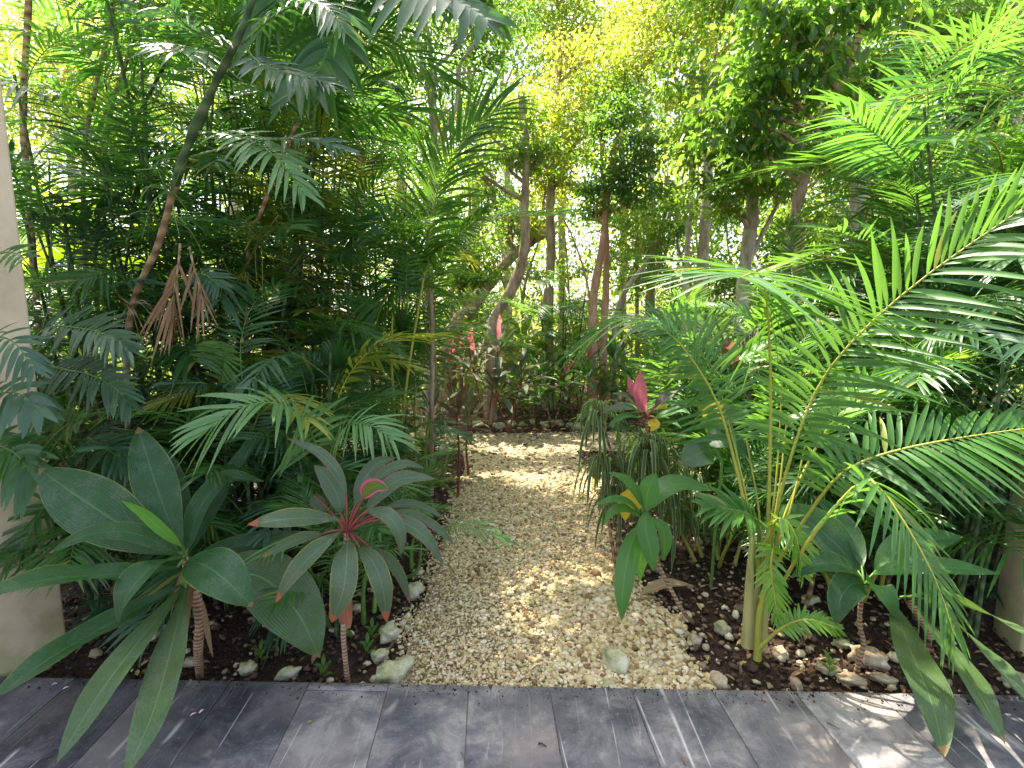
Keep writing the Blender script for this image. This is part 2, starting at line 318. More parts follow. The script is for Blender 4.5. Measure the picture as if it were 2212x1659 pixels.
def tube(mb, pts, r0, r1=None, sides=7, k=None, mi=0, wob=0.0, rad=None):
    s = spline(pts, k or max(3, 4 * len(pts))); T = tangents(s); n = len(s)
    r1 = r0 if r1 is None else r1
    rr = np.linspace(r0, r1, n) if rad is None else np.interp(np.linspace(0, 1, n), np.linspace(0, 1, len(rad)), rad)
    if wob: rr = rr * (1 + wob * rng.uniform(-1, 1, n))
    ref = np.array([0, 1, .1]) if abs(T[0][2]) > .7 else np.array([0, 0, 1.])
    A = nrm(np.cross(T, ref)); B = np.cross(T, A)
    th = np.linspace(0, 2 * np.pi, sides, endpoint=False)
    V = s[:, None] + rr[:, None, None] * (np.cos(th)[None, :, None] * A[:, None] + np.sin(th)[None, :, None] * B[:, None])
    if wob and sides > 8: V = V + (rng.uniform(-1, 1, (n, sides, 1)) * rr[:, None, None] * wob) * (V - s[:, None]) / rr[:, None, None]
    i = np.arange(n - 1)[:, None] * sides; j = np.arange(sides); j2 = (j + 1) % sides
    Q = np.stack([i + j, i + j2, i + sides + j2, i + sides + j], -1).reshape(-1, 4)
    u = np.repeat(np.linspace(0, 1, n), sides); uv = np.stack([u, np.tile(th / 6.283, n)], -1)
    mb.add(V.reshape(-1, 3), Q, uv, mi); return mb
def blade(mb, pts, W, Nv=(0, -.5, .85), fold=.25, a=.85, b=.8, k=14, cols=5, mi=0, wave=0.0, notch=0.0, tw=0.0):
    """broad leaf blade along a spine; Nv = direction the upper face looks"""
    s = spline(pts, k); T = tangents(s)
    Nn = np.asarray(Nv, float)
    S = nrm(np.cross(T, Nn)); NN = nrm(np.cross(S, T))
    u = np.linspace(0, 1, k)
    wp = np.sin(np.pi * np.clip(u, 0, 1) ** a) ** b * W / 2; wp[0] = W * .04; wp[-1] = W * .008
    if tw:
        c, s_ = np.cos(tw * u)[:, None], np.sin(tw * u)[:, None]; S, NN = S * c + NN * s_, NN * c - S * s_
    v = np.linspace(-1, 1, cols)
    ph = rng.uniform(0, 6)
    wave = wave or .012; h = fold * (np.abs(v) ** 1.3)[None, :] * wp[:, None] + (wave * W * np.sin(u * 15 + ph)[:, None] * (v ** 2)[None, :] * np.sign(v)[None, :])
    V = s[:, None] + v[None, :, None] * wp[:, None, None] * S[:, None] + h[..., None] * NN[:, None]
    i = np.arange(k - 1)[:, None] * cols; j = np.arange(cols - 1)
    Q = np.stack([i + j, i + j + 1, i + cols + j + 1, i + cols + j], -1).reshape(-1, 4)
    uv = np.stack(np.broadcast_arrays(u[:, None], (v / 2 + .5)[None, :]), -1).reshape(-1, 2)
    mb.add(V.reshape(-1, 3), Q, uv, mi); return mb
def frond(mb, pts, n=26, Lf=.3, Wf=.025, droop=.35, U=(0, 0, 1), lift=.25, start=.12, mi=0, mr=1, k=6, rr=.006, a0=72, a1=28, jit=.2, prof=.6, pow_=1.6):
    s = spline(pts, 40); T = tangents(s); L = 39
    tube(mb, s[::3] if len(s) % 3 == 1 else np.vstack([s[::3], s[-1:]]), rr, rr * .25, sides=5, k=16, mi=mr)
    U = np.asarray(U, float); uu = np.linspace(0, 1, k)
    wprof = np.sin(np.pi * np.clip(uu * .93 + .07, 0, 1) ** .75) ** .7 * Wf / 2; wprof[-1] = Wf * .02; wprof[0] = Wf * .12
    for i in range(n):
        t = start + (1 - start) * (i + .3) / n; x = t * L; i0 = min(L - 1, int(x)); fr = x - i0
        p = s[i0] * (1 - fr) + s[i0 + 1] * fr; Tt = nrm(T[i0] * (1 - fr) + T[i0 + 1] * fr)
        S = nrm(np.cross(Tt, U)); NN = np.cross(S, Tt)
        tt = (i + .5) / n
        ln = Lf * (math.sin(math.pi * (.14 + .76 * tt)) ** prof)
        for sd in (-1, 1):
            if rng.random() < .035: continue
            a = R(a0 + (a1 - a0) * tt ** 1.3) * (1 + rng.uniform(-jit, jit) * .6)
            li = lift * (1 + rng.uniform(-1, 1) * jit * 3)
            D = nrm(Tt * math.cos(a) + sd * S * math.sin(a) + NN * li)
            l_ = ln * rng.uniform(.84, 1.06) * (.6 if rng.random() < .04 else 1); dr = droop * rng.uniform(.6, 1.45)
            sp_ = p + l_ * (uu[:, None] * D + np.array([0, 0, -1]) * (dr * uu ** pow_)[:, None] + S * (rng.normal() * .05 * uu ** 2)[:, None])
            # keep length
            tn = tangents(sp_); B = nrm(np.cross(tn, np.cross(Tt, D) * sd + 1e-6)); Nb = np.cross(tn, B)
            V = np.stack([sp_ - B * wprof[:, None] + Nb * wprof[:, None] * .3, sp_, sp_ + B * wprof[:, None] + Nb * wprof[:, None] * .3], 1).reshape(-1, 3)
            ii = np.arange(k - 1)[:, None] * 3; jj = np.arange(2)
            Q = np.stack([ii + jj, ii + jj + 1, ii + 3 + jj + 1, ii + 3 + jj], -1).reshape(-1, 4)
            mb.add(V, Q, np.stack([np.repeat(uu, 3), np.tile([0, .5, 1], k)], -1), mi)
    return mb
def rock(name, loc, sz, mat, label=None, cat='rock', group=None, seed=0, rz=0.0, sink=.3):
    mb = MB(); k, m = 18, 28
    V = []; 
    for i in range(k):
        ph = math.pi * (i + .001) / (k - 1 + .002)
        for j in range(m):
            th = 2 * math.pi * j / m
            v = Vector((math.sin(ph) * math.cos(th), math.sin(ph) * math.sin(th), math.cos(ph)))
            r = .84 + .5 * mnoise.noise(v * 1.3 + Vector((seed * 3.1, seed, 0))) + .2 * abs(mnoise.noise(v * 2.7 + Vector((0, seed * 2.3, 0)))) + .1 * mnoise.noise(v * 6 + Vector((seed, 0, 0))) + .05 * mnoise.noise(v * 13)
            v = v * r; v = Vector([math.copysign(abs(c) ** .8, c) for c in v])
            V.append((v.x * sz[0], v.y * sz[1], v.z * sz[2]))
    i = np.arange(k - 1)[:, None] * m; j = np.arange(m); j2 = (j + 1) % m
    mb.add(V, np.stack([i + j, i + m + j, i + m + j2, i + j2], -1).reshape(-1, 4))
    o = mb.build(name, mat, smooth=True); o.location = (loc[0], loc[1], loc[2] + sz[2] * (1 - sink) * .8); o.rotation_euler.z = rz
    if label: tag(o, label, cat, group)
    return o

# ------------------------------------------------------------------ setting: ground, path, patio, walls
def flat(name, pts, z, mat, th=None):
    import bmesh
    bm = bmesh.new(); vs = [bm.verts.new((x, y, z)) for x, y in pts]; f = bm.faces.new(vs)
    if f.normal.z < 0: f.normal_flip()
    if th:
        r = bmesh.ops.extrude_face_region(bm, geom=[f])
        bmesh.ops.translate(bm, verts=[v for v in r['geom'] if isinstance(v, bmesh.types.BMVert)], vec=(0, 0, -th))
        bmesh.ops.recalc_face_normals(bm, faces=bm.faces)
    me = bpy.data.meshes.new(name); bm.to_mesh(me); bm.free(); me.materials.append(mat)
    o = bpy.data.objects.new(name, me); C.objects.link(o); return tag(o, kind='structure')
xs = np.concatenate([np.linspace(-120, -6, 20), np.linspace(-5.9, 5.9, 120), np.linspace(6, 120, 20)])
ys = np.concatenate([[-60, -20, -5, 0, 1], np.linspace(1.5, 9, 90), np.linspace(9.2, 150, 25)])
gx, gy = np.meshgrid(xs, ys)
gz = np.array([[GZ - .004 + (.012 * mnoise.noise(Vector((x * 4, y * 4, 0))) - .008 if 1.2 < y < 9 and abs(x) < 6 else -.01) for x in xs] for y in ys])
mb = MB(); nx = len(xs); i = np.arange(len(ys) - 1)[:, None] * nx; j = np.arange(nx - 1)
mb.add(np.stack([gx, gy, gz], -1).reshape(-1, 3), np.stack([i + j, i + j + 1, i + nx + j + 1, i + nx + j], -1).reshape(-1, 4))
tag(mb.build("ground", M_soil), kind='structure')

pl = [G(*q)[:2] for q in [(850, 1500), (905, 1330), (955, 1180), (985, 1080), (1005, 1010), (1000, 975)]]
pr = [G(*q)[:2] for q in [(1245, 975), (1275, 1020), (1300, 1110), (1345, 1200), (1430, 1330), (1540, 1500)]]
far_l, far_r = G(1000, 932)[1], 6.9
near_y = pl[-1][1]
path_pts = [tuple(p) for p in pl] + [(-9, near_y), (-9, 6.8), (-2, 6.95), (0, 6.9), (1.2, 7.0), (9, 6.6), (9, near_y - .3)] + [tuple(p) for p in pr]
flat("gravel_path", path_pts[::-1], GZ + .006, M_bed)
pp = np.array(path_pts)
def inside(x, y, poly):
    c = np.zeros(len(x), bool); n = len(poly); j = n - 1
    for i in range(n):
        xi, yi = poly[i]; xj, yj = poly[j]
        m = ((yi > y) != (yj > y)) & (x < (xj - xi) * (y - yi) / (yj - yi + 1e-12) + xi); c ^= m; j = i
    return c
# patio
e0, e1 = G(120, 1463, 0)[:2], G(1990, 1497, 0)[:2]
ed = nrm(e1 - e0); jd = nrm(np.array([-53.0, FPX / cp]))
def edge_at(x): return e0[1] + (x - e0[0]) * ed[1] / ed[0]
flat("patio", [(-4.5, edge_at(-4.5) - .004), (4.5, edge_at(4.5) - .004), (4.5, -3), (-4.5, -3)][::-1], -.005, M_grout, th=.1)
# stone slabs of the patio floor, each a bevelled polygon in one sheet
def slabs():
    mb = MB(); x0 = G(1011, 1490, 0)[0]; y0 = G(1011, 1490, 0)[1]; wpx = G(1187, 1495, 0)[0] - x0
    for c in range(-11, 12):
        a = x0 + c * wpx
        off = {-2: .045, 4: .5, -8: .2}.get(c, 0)
        for r_ in range(0, 6):
            L = .62
            t0 = -(off + (r_ - 1) * L) if r_ > 0 else 0.0
            t1 = -(off + r_ * L)
            if r_ == 0 and off == 0: continue
            g = .0018
            def pt(xx, t):
                # point t metres from the patio edge along the joint direction
                yy = edge_at(xx); return np.array([xx + jd[0] * t / jd[1], yy + t, 0])
            q = [pt(a + g, t1 + g), pt(a + wpx - g, t1 + g), pt(a + wpx - g, t0 - g), pt(a + g, t0 - g)]
            q = np.array(q); b = q.mean(0) + (q - q.mean(0)) * .985; lo = q.copy(); lo[:, 2] = -.0045; q[:, 2] = -.0012; hh = rng.uniform(0, .0012); b[:, 2] = hh
            V = np.vstack([lo, q, b]); Q = [[8, 9, 10, 11]]
            for z in (0, 4):
                for k in range(4): Q.append([z + k, z + (k + 1) % 4, z + 4 + (k + 1) % 4, z + 4 + k])
            mb.add(V, Q)
    return mb.build("paving_slabs", M_tile, smooth=False)
tag(slabs(), kind='structure')

def wall_box(name, A, B, th, h, mat, label):
    A = np.array(A[:2]); B = np.array(B[:2]); d = nrm(B - A); nn = np.array([-d[1], d[0]])
    if nn[1] < 0: nn = -nn
    q = [A, B, B + nn * th, A + nn * th]
    V = [(*p, -.1) for p in q] + [(*p, h) for p in q]
    mb = MB(); mb.add(V, [[0, 1, 5, 4], [1, 2, 6, 5], [2, 3, 7, 6], [3, 0, 4, 7], [4, 5, 6, 7]])
    o = mb.build(name, mat, smooth=False); tag(o, label, 'wall')
    bv = o.modifiers.new("bevel", 'BEVEL'); bv.width = .012; bv.segments = 2; return o
wA = G(147, 1385, 0); wB = G(-30, 1470, 0); wB = wA + (wB - wA) * 3
wall_box("garden_wall", wB, wA, -.25 if False else .22, 4.2, M_wall, "cream rendered wall end at the left edge, behind the big dark leaves")
wR = G(2206, 1385, 0); wall_box("garden_wall", wR, wR + np.array([1.6, -.5, 0]), .22, 4.2, M_wall, "sliver of cream wall at the right edge behind the huge drooping leaves")

# ------------------------------------------------------------------ loose ground cover
def scatter_lumps(name, pts, sizes, mat, flatz=.7, lift=.3):
    ph = (1 + 5 ** .5) / 2
    iv = np.array([[-1, ph, 0], [1, ph, 0], [-1, -ph, 0], [1, -ph, 0], [0, -1, ph], [0, 1, ph], [0, -1, -ph], [0, 1, -ph], [ph, 0, -1], [ph, 0, 1], [-ph, 0, -1], [-ph, 0, 1]]) / 1.9
    it = np.array([[0, 11, 5], [0, 5, 1], [0, 1, 7], [0, 7, 10], [0, 10, 11], [1, 5, 9], [5, 11, 4], [11, 10, 2], [10, 7, 6], [7, 1, 8], [3, 9, 4], [3, 4, 2], [3, 2, 6], [3, 6, 8], [3, 8, 9], [4, 9, 5], [2, 4, 11], [6, 2, 10], [8, 6, 7], [9, 8, 1]])
    n = len(pts)
    q = nrm(rng.normal(size=(n, 4))); a, b, c, d = q.T
    M = np.stack([np.stack([1 - 2 * (c * c + d * d), 2 * (b * c - a * d), 2 * (b * d + a * c)], -1), np.stack([2 * (b * c + a * d), 1 - 2 * (b * b + d * d), 2 * (c * d - a * b)], -1), np.stack([2 * (b * d - a * c), 2 * (c * d + a * b), 1 - 2 * (b * b + c * c)], -1)], 1)
    sh = rng.uniform(.6, 1.25, (n, 1, 3)) * (iv[None] * (1 + rng.uniform(-.22, .22, (n, 12, 1))))
    V = np.einsum('nij,nkj->nki', M, sh) * sizes[:, None, None]
    V[..., 2] *= flatz
    V = V + pts[:, None]; V[..., 2] += (sizes * lift)[:, None]
    Q = (it[None] + (np.arange(n) * 12)[:, None, None]).reshape(-1, 3); Q = np.hstack([Q, Q[:, 2:]])
    mb = MB(); mb.add(V.reshape(-1, 3), Q); return mb.build(name, mat, smooth=False)
# gravel: dense and coarse near the patio, finer beyond
n = 110000
x = rng.uniform(-1.2, 1.3, n); y = 1.7 + (4.9 - 1.7) * rng.random(n) ** 1.15
jx = np.array([mnoise.noise(Vector((a * 3.5, b * 3.5, 1))) for a, b in zip(x, y)]) * .14 + rng.normal(size=n) * np.where(x < .1, .05, .03)
k = inside(x + jx, y, pp) & (y > edge_at(x) + .012)
k &= rng.random(n) < np.clip(1.15 - (y - 1.8) * .12, .2, 1)
x, y = x[k], y[k]; sz = np.exp(rng.normal(math.log(.0076), .34, len(x))) * (1 + .5 * np.clip((x + .1) * 1.2, -.4, .8) * (y < 3)) * np.clip((y - 1.2) * .12 + .85, .8, 1.3)
z = GZ + .004 + .012 * rng.random(len(x))
tag(scatter_lumps("gravel_stones", np.stack([x, y, z], -1), sz, M_peb), "pale limestone pebbles heaped on the garden path", "gravel", kind='stuff')
n = 26000
x = rng.uniform(-7, 7, n); y = rng.uniform(4.6, 7.0, n); k = inside(x, y, pp); x, y = x[k], y[k]
# scattered over the beds
n = 13000
bx = rng.uniform(-3, 3, n); by = 1.75 + 5 * rng.random(n) ** 1.3
dens = .1 + .9 * np.exp(-np.abs(bx - .35) * 1.25) * (bx > 0) + .25 * np.exp(-np.abs(bx + .4) * 3) * (bx < 0)
k = (~inside(bx, by, pp)) & (by > edge_at(bx) + .02) & (rng.random(n) < dens)
x = np.concatenate([x, bx[k]]); y = np.concatenate([y, by[k]])
sz = np.exp(rng.normal(math.log(.0125), .4, len(x))); z = np.full(len(x), GZ + .001)
tag(scatter_lumps("scattered_stones", np.stack([x, y, z], -1), sz, M_bstone), "small pale stones strewn over the soil beds and cross path", "gravel", kind='stuff')
n = 24000
x = rng.uniform(-3.5, 3.5, n); y = 1.75 + 5.5 * rng.random(n) ** 1.4; k = (~inside(x, y, pp)) & (y > edge_at(x) + .01); x, y = x[k], y[k]
sz = np.exp(rng.normal(math.log(.008), .45, len(x)))
tag(scatter_lumps("soil_crumbs", np.stack([x, y, np.full(len(x), GZ)], -1), sz, M_clod), "dark crumbly garden soil of the planting beds", "soil", kind='stuff')

n = 900
x = rng.uniform(-2, 2.2, n); y = edge_at(x) - np.abs(rng.normal(size=n)) * .05 + .004
tag(scatter_lumps("patio_crumbs", np.stack([x, y, np.full(n, .001)], -1), np.exp(rng.normal(math.log(.0022), .5, n)), M_clod), "crumbs of soil spilled along the edge of the grey slabs", "soil", kind='stuff')
def leaf_cloud(mb, cen, heading, size, aspect=.5, droop=.5, mi=0, upn=.6):
    """many ovate leaves; cen (n,3), heading (n,3) rough pointing direction"""
    n = len(cen); D = nrm(heading + rng.normal(size=(n, 3)) * .55 + np.array([0, 0, -droop]))
    NN = nrm(np.array([0, 0, upn]) + rng.normal(size=(n, 3)) * .55); S = nrm(np.cross(D, NN)); NN = np.cross(S, D)
    L = (size * rng.uniform(.6, 1.25, n))[:, None]; Wd = L * aspect * rng.uniform(.8, 1.15, (n, 1))
    f = .18
    b = cen; t = cen + D * L - np.array([0, 0, 1]) * L * .1
    l1 = cen + D * L * .28 - S * Wd * .46 + NN * Wd * f; r1 = cen + D * L * .28 + S * Wd * .46 + NN * Wd * f
    l2 = cen + D * L * .68 - S * Wd * .36 + NN * Wd * f; r2 = cen + D * L * .68 + S * Wd * .36 + NN * Wd * f
    V = np.stack([b, l1, l2, t, r2, r1], 1).reshape(-1, 3)
    i = np.arange(n)[:, None] * 6
    Q = np.concatenate([i + np.array([[0, 1, 2, 3]]), i + np.array([[3, 4, 5, 0]])])
    uv = np.tile([[0, .5], [.3, 0], [.7, 0], [1, .5], [.7, 1], [.3, 1]], (n, 1))
    mb.add(V, Q, uv, mi); return mb
# leaf litter
n = 11000
x = rng.uniform(-6, 6, n); y = 1.8 + 9 * rng.random(n); k = (~inside(x, y, pp)) | (rng.random(n) < .05); k &= y > edge_at(x) + .03
x, y = x[k], y[k]; mb = MB(); c_ = np.stack([x, y, np.full(len(x), GZ + .012)], -1)
hd = rng.normal(size=(len(x), 3)); hd[:, 2] = 0
leaf_cloud(mb, c_, hd * 3, np.where(y > 6.9, .09, .045), .4, -.02, upn=3)
tag(mb.build("leaf_litter", M_litter), "dry brown leaf litter scattered over the beds", "leaf litter", kind='stuff')

# ------------------------------------------------------------------ rocks
for i, (px, py, a, b, c, m, rz, lab) in enumerate([
    (853, 1463, .095, .055, .05, M_rock, .9, "long mossy limestone rock by the patio edge at the left side of the path"),
    (1327, 1440, .055, .085, .055, M_rock, .25, "upright blocky pale rock on the gravel near the patio, right of centre"),
    (1315, 1487, .05, .035, .02, M_rock, .1, "low moss-green rock touching the patio edge below the blocky pale rock"),
    (893, 1285, .055, .05, .05, M_rock, .4, "pale crumbly rock at the left path edge below the scorched leaf tips"),
    (840, 1378, .05, .045, .045, M_rock, .2, "dark mossy boulder beside the stem of the red cordyline"),
    (822, 1423, .04, .03, .03, M_rock, .3, "small yellowish rock between the mossy boulder and the long rock"),
    (1550, 1482, .035, .045, .035, M_rockb, .3, "pale rock at the patio edge right of the gravel"),
    (1750, 1300, .055, .03, .025, M_rock, .3, "flat greenish rock in the soil behind the clump palm base"),
    (1500, 1392, .035, .03, .03, M_rockb, .2, "rounded rock left of the clump palm base"),
    (1560, 1365, .035, .04, .035, M_rock, .5, "grey angular rock just left of the yellow palm stems"),
    (1820, 1395, .045, .025, .02, M_rock, -.2, "small mossy rock left of the bare ringed stem"),
    (1875, 1430, .08, .05, .04, M_rockb, -.5, "sunlit chunky rock right at the foot of the bare ringed stem"),
    (1838, 1475, .06, .03, .025, M_rockb, -.2, "long sunlit stone in front of the bare ringed stem"),
    (1905, 1470, .06, .025, .02, M_rockb, -.5, "thin sunlit stone slab beside the huge drooping leaves"),
    (1790, 1450, .05, .03, .02, M_rockb, -.4, "half buried stone left of the long sunlit stone"),
    (1685, 1420, .035, .035, .03, M_rockb, .2, "brown rock right of the clump palm base"),
    (1720, 1485, .022, .03, .025, M_rockb, .2, "upright little brown rock by the patio edge below the palm clump"),
    (535, 1452, .045, .03, .03, M_rock, .1, "mossy stone in dark soil at the patio edge below the largest hanging leaf"),
    (622, 1463, .055, .025, .03, M_rock, .5, "pointed yellow-green stone lying on the patio edge left of the thin red stem"),
    (415, 1437, .035, .025, .025, M_rockb, .1, "brown stone left of the big leaf plant's stem"),
    (330, 1380, .04, .03, .03, M_rock, .3, "mossy rock glimpsed between the two hanging olive leaves"),
    (1480, 1337, .03, .03, .028, M_rockb, .3, "small stone at the base of the leaning ringed stem"),
    (1420, 1440, .03, .022, .02, M_rockb, .3, "bright cream stone on the gravel right of the blocky pale rock"),
    (905, 1240, .04, .03, .02, M_rock, .3, "flat stone by the left path edge nearest the broad palm leaves"),
    (780, 1490, .03, .02, .02, M_rock, .3, "small dark rock just behind the patio at the thin red stem"),
    (2195, 1480, .05, .05, .04, M_rockb, .3, "sunlit rock at the far right corner by the patio"),
    (1200, 1412, .03, .02, .013, M_rock, .3, "flat moss-stained stone half sunk in the gravel, centre of the path"),
    (1410, 1270, .035, .025, .022, M_rock, .3, "mossy stone on the right gravel edge behind the hanging green leaf"),
]):
    g = G(px, py); rock("rock", (g[0], g[1] , GZ), (a, b, c), m, lab, 'rock', 'limestone rocks edging the beds', seed=i + 3, rz=rz)
# border stones at the far side of the cross path
bl = ["far-left", "dark", "flat"]
for i in range(14):
    px = 1010 + i * 24 + rng.uniform(-6, 6); g = G(px, 922 + rng.uniform(-8, 6)); s = rng.uniform(.05, .1)
    rock("border_stone", (g[0], g[1], GZ), (s, s * .7, s * .6), M_rock, "pale stone in the low row edging the far bed behind the gravel", 'stone', 'row of stones edging the far bed', seed=40 + i, rz=rng.uniform(0, 3))

# ------------------------------------------------------------------ small litter with identity
def small_leaf(px, py, L, W, ang, mat, label, z=0.004, gz=GZ, name="fallen_leaf", cat="fallen leaf", arch=.012):
    g = G(px, py, gz); d = np.array([math.cos(ang), math.sin(ang), 0]) * L / 2
    c = np.array([g[0], g[1], gz + z]); mb = MB()
    blade(mb, [c - d, c + np.array([0, 0, arch]), c + d + np.array([0, 0, arch * .3])], W, (0, 0, 1), fold=.3, k=9, cols=5)
    o = mb.build(name, mat, ofs=c); o.location = c; tag(o, label, cat); return o
small_leaf(1442, 1288, .34, .1, .2, M_drybrown, "large dry brown leaf lying behind the leaning ringed stem", z=.03, arch=.04)
small_leaf(1395, 1305, .2, .02, .1, M_brown, "thin curled brown leaf pointing at the long hanging green leaf", z=.02)
small_leaf(1722, 1465, .13, .02, .5, M_brown, "narrow dry leaf on the soil in front of the palm clump", z=.015)
small_leaf(1780, 1340, .1, .025, .9, M_brown, "dry leaf upright against stones behind the small green frond", z=.02)
small_leaf(1135, 1330, .035, .018, .1, M_rust, "dark red leaf lying in the middle of the gravel", z=.022)
small_leaf(1178, 1273, .03, .016, .5, M_palmblue, "bluish grey leaf on the gravel in the path centre", z=.024)
small_leaf(1385, 1355, .045, .02, -.6, M_rust, "reddish fallen leaf below the long hanging green leaf", z=.024)
small_leaf(1392, 1388, .04, .016, -.7, M_rust, "second reddish fallen leaf, nearer the blocky pale rock", z=.024)
small_leaf(1160, 1455, .075, .012, .5, M_brown, "thin tan leaf blade on gravel near the patio's middle", z=.024)
small_leaf(1115, 1145, .03, .015, .5, M_rust, "small orange-brown leaf far up the gravel path", z=.022)
small_leaf(1350, 1235, .05, .022, .2, M_brown, "brown leaf where gravel meets soil on the right", z=.024)
small_leaf(960, 1245, .04, .02, .2, M_rust, "dark maroon leaf at the left edge of the gravel", z=.022)
small_leaf(1478, 1648, .02, .009, 1.8, M_rust, "tiny dark red leaf on the grey slabs", gz=0, z=.004, arch=.004)
for i, (px, py, an, lab) in enumerate([(512, 1437, .6, "pink petal on the slabs, topmost of the pair by the tile joint"), (519, 1448, .9, "pink petal on the slabs, lower of the pair by the tile joint"),
        (418, 1545, .7, "large pale pink petal on the dark slabs, lone and roundish"), (436, 1538, 1.2, "small pale petal just right of the roundish one"),
        (143, 1488, .7, "white-pink petal on the slabs between the two olive leaves at left"), (118, 1480, .5, "tiny white petal at the top left patio corner")]):
    small_leaf(px, 1497 + (py - 1497) * 1.0, .022, .011, an, M_petal, lab, gz=0, z=.003, name="flower_petal", cat="petal", arch=.003)
def twig(pts, r, label, z):
    q = [G(px, py, z) + np.array([0, 0, r * 1.2 + h]) for px, py, h in pts]; mb = MB(); tube(mb, q, r, r * .5, sides=5)
    o = mb.build("twig", M_twig, ofs=q[0]); o.location = q[0]; tag(o, label, 'twig')
twig([(1163, 1608, 0), (1170, 1610, .003), (1181, 1615, 0)], .0035, "short dark twig on the central blue-grey slab", 0)
twig([(995, 1625, 0), (1001, 1636, .004), (1004, 1648, 0)], .0012, "thin curved black twig near the slab joint", 0)
twig([(1786, 1562, 0), (1800, 1570, .004), (1815, 1577, 0)], .0015, "thin straight black twig on the slabs beside the sun patch", 0)
twig([(1038, 1450, .02), (1062, 1425, .03), (1070, 1400, .02)], .002, "dark twig lying on the gravel left of centre", GZ)
twig([(1410, 1330, .02), (1480, 1400, .03), (1525, 1440, .02)], .002, "long dark twig across the stones left of the palm clump", GZ)
small_seed = small_leaf(669, 1563, .014, .01, .5, M_ystem, "tiny orange seed husk on the slabs below the red cordyline", gz=0, z=.004, arch=.006, name="seed_husk", cat="seed")

# ------------------------------------------------------------------ hero plants built from measured leaves
def hero(name, label, cat, bs, group=None):
    return thing(name, label, cat, bs, group)
def leaf_part(root, crown, F, pts, wpx, mat, pet=None, Nv=(0, -.55, .8), name="leaf", label=None, **kw):
    """pts: [(zx,zy,d)] in window F; petiole runs from crown to the blade base"""
    q = [P(*F(a, b), d) for a, b, d in pts]; md = pts[len(pts) // 2][2]
    W = wpx * 1.14 / FPX * md
    mb = MB(); blade(mb, q, W, Nv, **kw)
    if pet is not None and np.linalg.norm(q[0] - crown) > .015:
        c2 = (np.array(crown) + q[0]) / 2 + np.array([0, 0, .01])
        tube(mb, [crown, c2, q[0] + (q[1] - q[0]) * .04], .006, .004, sides=6, k=8, mi=1)
    o = mb.build(name, [mat, pet or mat], root)
    if label: o['label'] = label
    return o

# -- big-leaf plant, lower left
bs = G(432, 1462); r = hero("broad_leaf_plant", "large dark green broad-leaved plant overhanging the slabs at lower left", "plant", bs)
cr = P(402, 1205, 1.9)
mb = MB(); tube(mb, [bs, P(428, 1400, 1.93), P(432, 1330, 1.91), P(415, 1260, 1.9), cr], .017, .02, sides=9, k=14, wob=.06); mb.build("stem", M_ring, r)
for k_, (pts, wd, m, kw) in enumerate([
    ([(395, 1195, 1.92), (352, 1090, 1.98), (322, 1000, 2.05), (298, 922, 2.1)], 74, M_big, dict(a=1.2, fold=.2, Nv=(.5, -.8, .3))),
    ([(395, 1200, 1.9), (290, 1150, 1.88), (180, 1080, 1.85), (84, 1012, 1.83)], 112, M_big, dict(a=1.3, fold=.22, Nv=(.2, -.75, .6))),
    ([(385, 1195, 1.86), (290, 1152, 1.8), (190, 1155, 1.72), (104, 1196, 1.66)], 40, M_big, dict(Nv=(.0, -.6, .8), tw=.3)),
    ([(388, 1225, 1.86), (250, 1240, 1.72), (110, 1250, 1.55), (-60, 1290, 1.4)], 74, M_big, dict(a=1.25, Nv=(-.1, -.6, .75))),
    ([(398, 1205, 1.86), (330, 1225, 1.74), (275, 1285, 1.66), (256, 1345, 1.64)], 86, M_big, dict(a=1.1, fold=.3, Nv=(-.35, -.6, .75))),
    ([(405, 1210, 1.88), (450, 1225, 1.8), (500, 1265, 1.74), (545, 1310, 1.72)], 95, M_big, dict(a=.95, fold=.22, Nv=(.35, -.6, .75))),
    ([(398, 1260, 1.85), (250, 1340, 1.68), (110, 1420, 1.5), (-30, 1520, 1.36)], 80, M_big, dict(a=1.25, Nv=(-.2, -.65, .7))),
    ([(400, 1262, 1.85), (320, 1360, 1.66), (220, 1490, 1.46), (122, 1648, 1.34)], 86, M_bigolive, dict(a=1.2, fold=.15, Nv=(-.2, -.75, .6))),
    ([(403, 1265, 1.84), (370, 1400, 1.64), (330, 1540, 1.45), (268, 1680, 1.33)], 86, M_bigolive, dict(a=1.2, fold=.15, Nv=(0, -.8, .55))),
    ([(430, 1235, 2.0), (560, 1245, 2.05), (640, 1320, 2.0), (690, 1420, 1.95)], 122, M_bigolive, dict(a=1.05, fold=.15, Nv=(.25, -.8, .5))),
    ([(410, 1215, 1.98), (490, 1185, 2.1), (570, 1165, 2.2), (650, 1150, 2.25)], 42, M_big, dict(Nv=(.0, -.6, .8))),
    ([(392, 1180, 1.86), (350, 1145, 1.84), (310, 1110, 1.84), (263, 1082, 1.84)], 22, M_lime, dict(Nv=(.3, -.7, .5), fold=.6)),
    ([(405, 1190, 1.95), (430, 1100, 2.05), (490, 1035, 2.12), (570, 1040, 2.1)], 38, M_big, dict(Nv=(.2, -.6, .7), fold=.5)),
    ([(400, 1190, 1.98), (385, 1080, 2.1), (340, 985, 2.2), (250, 935, 2.25)], 46, M_big, dict(Nv=(.3, -.8, .4))),
    ([(408, 1195, 1.98), (460, 1090, 2.15), (510, 1000, 2.25), (560, 930, 2.3)], 30, M_big, dict(Nv=(.2, -.8, .4))),
    ([(350, 1045, 2.2), (320, 1040, 2.22), (270, 1050, 2.25), (210, 1080, 2.3)], 76, M_big, dict(Nv=(.3, -.8, .4))),
]):
    leaf_part(r, cr, ID, pts, wd, m, M_gstem, k=20, **kw)
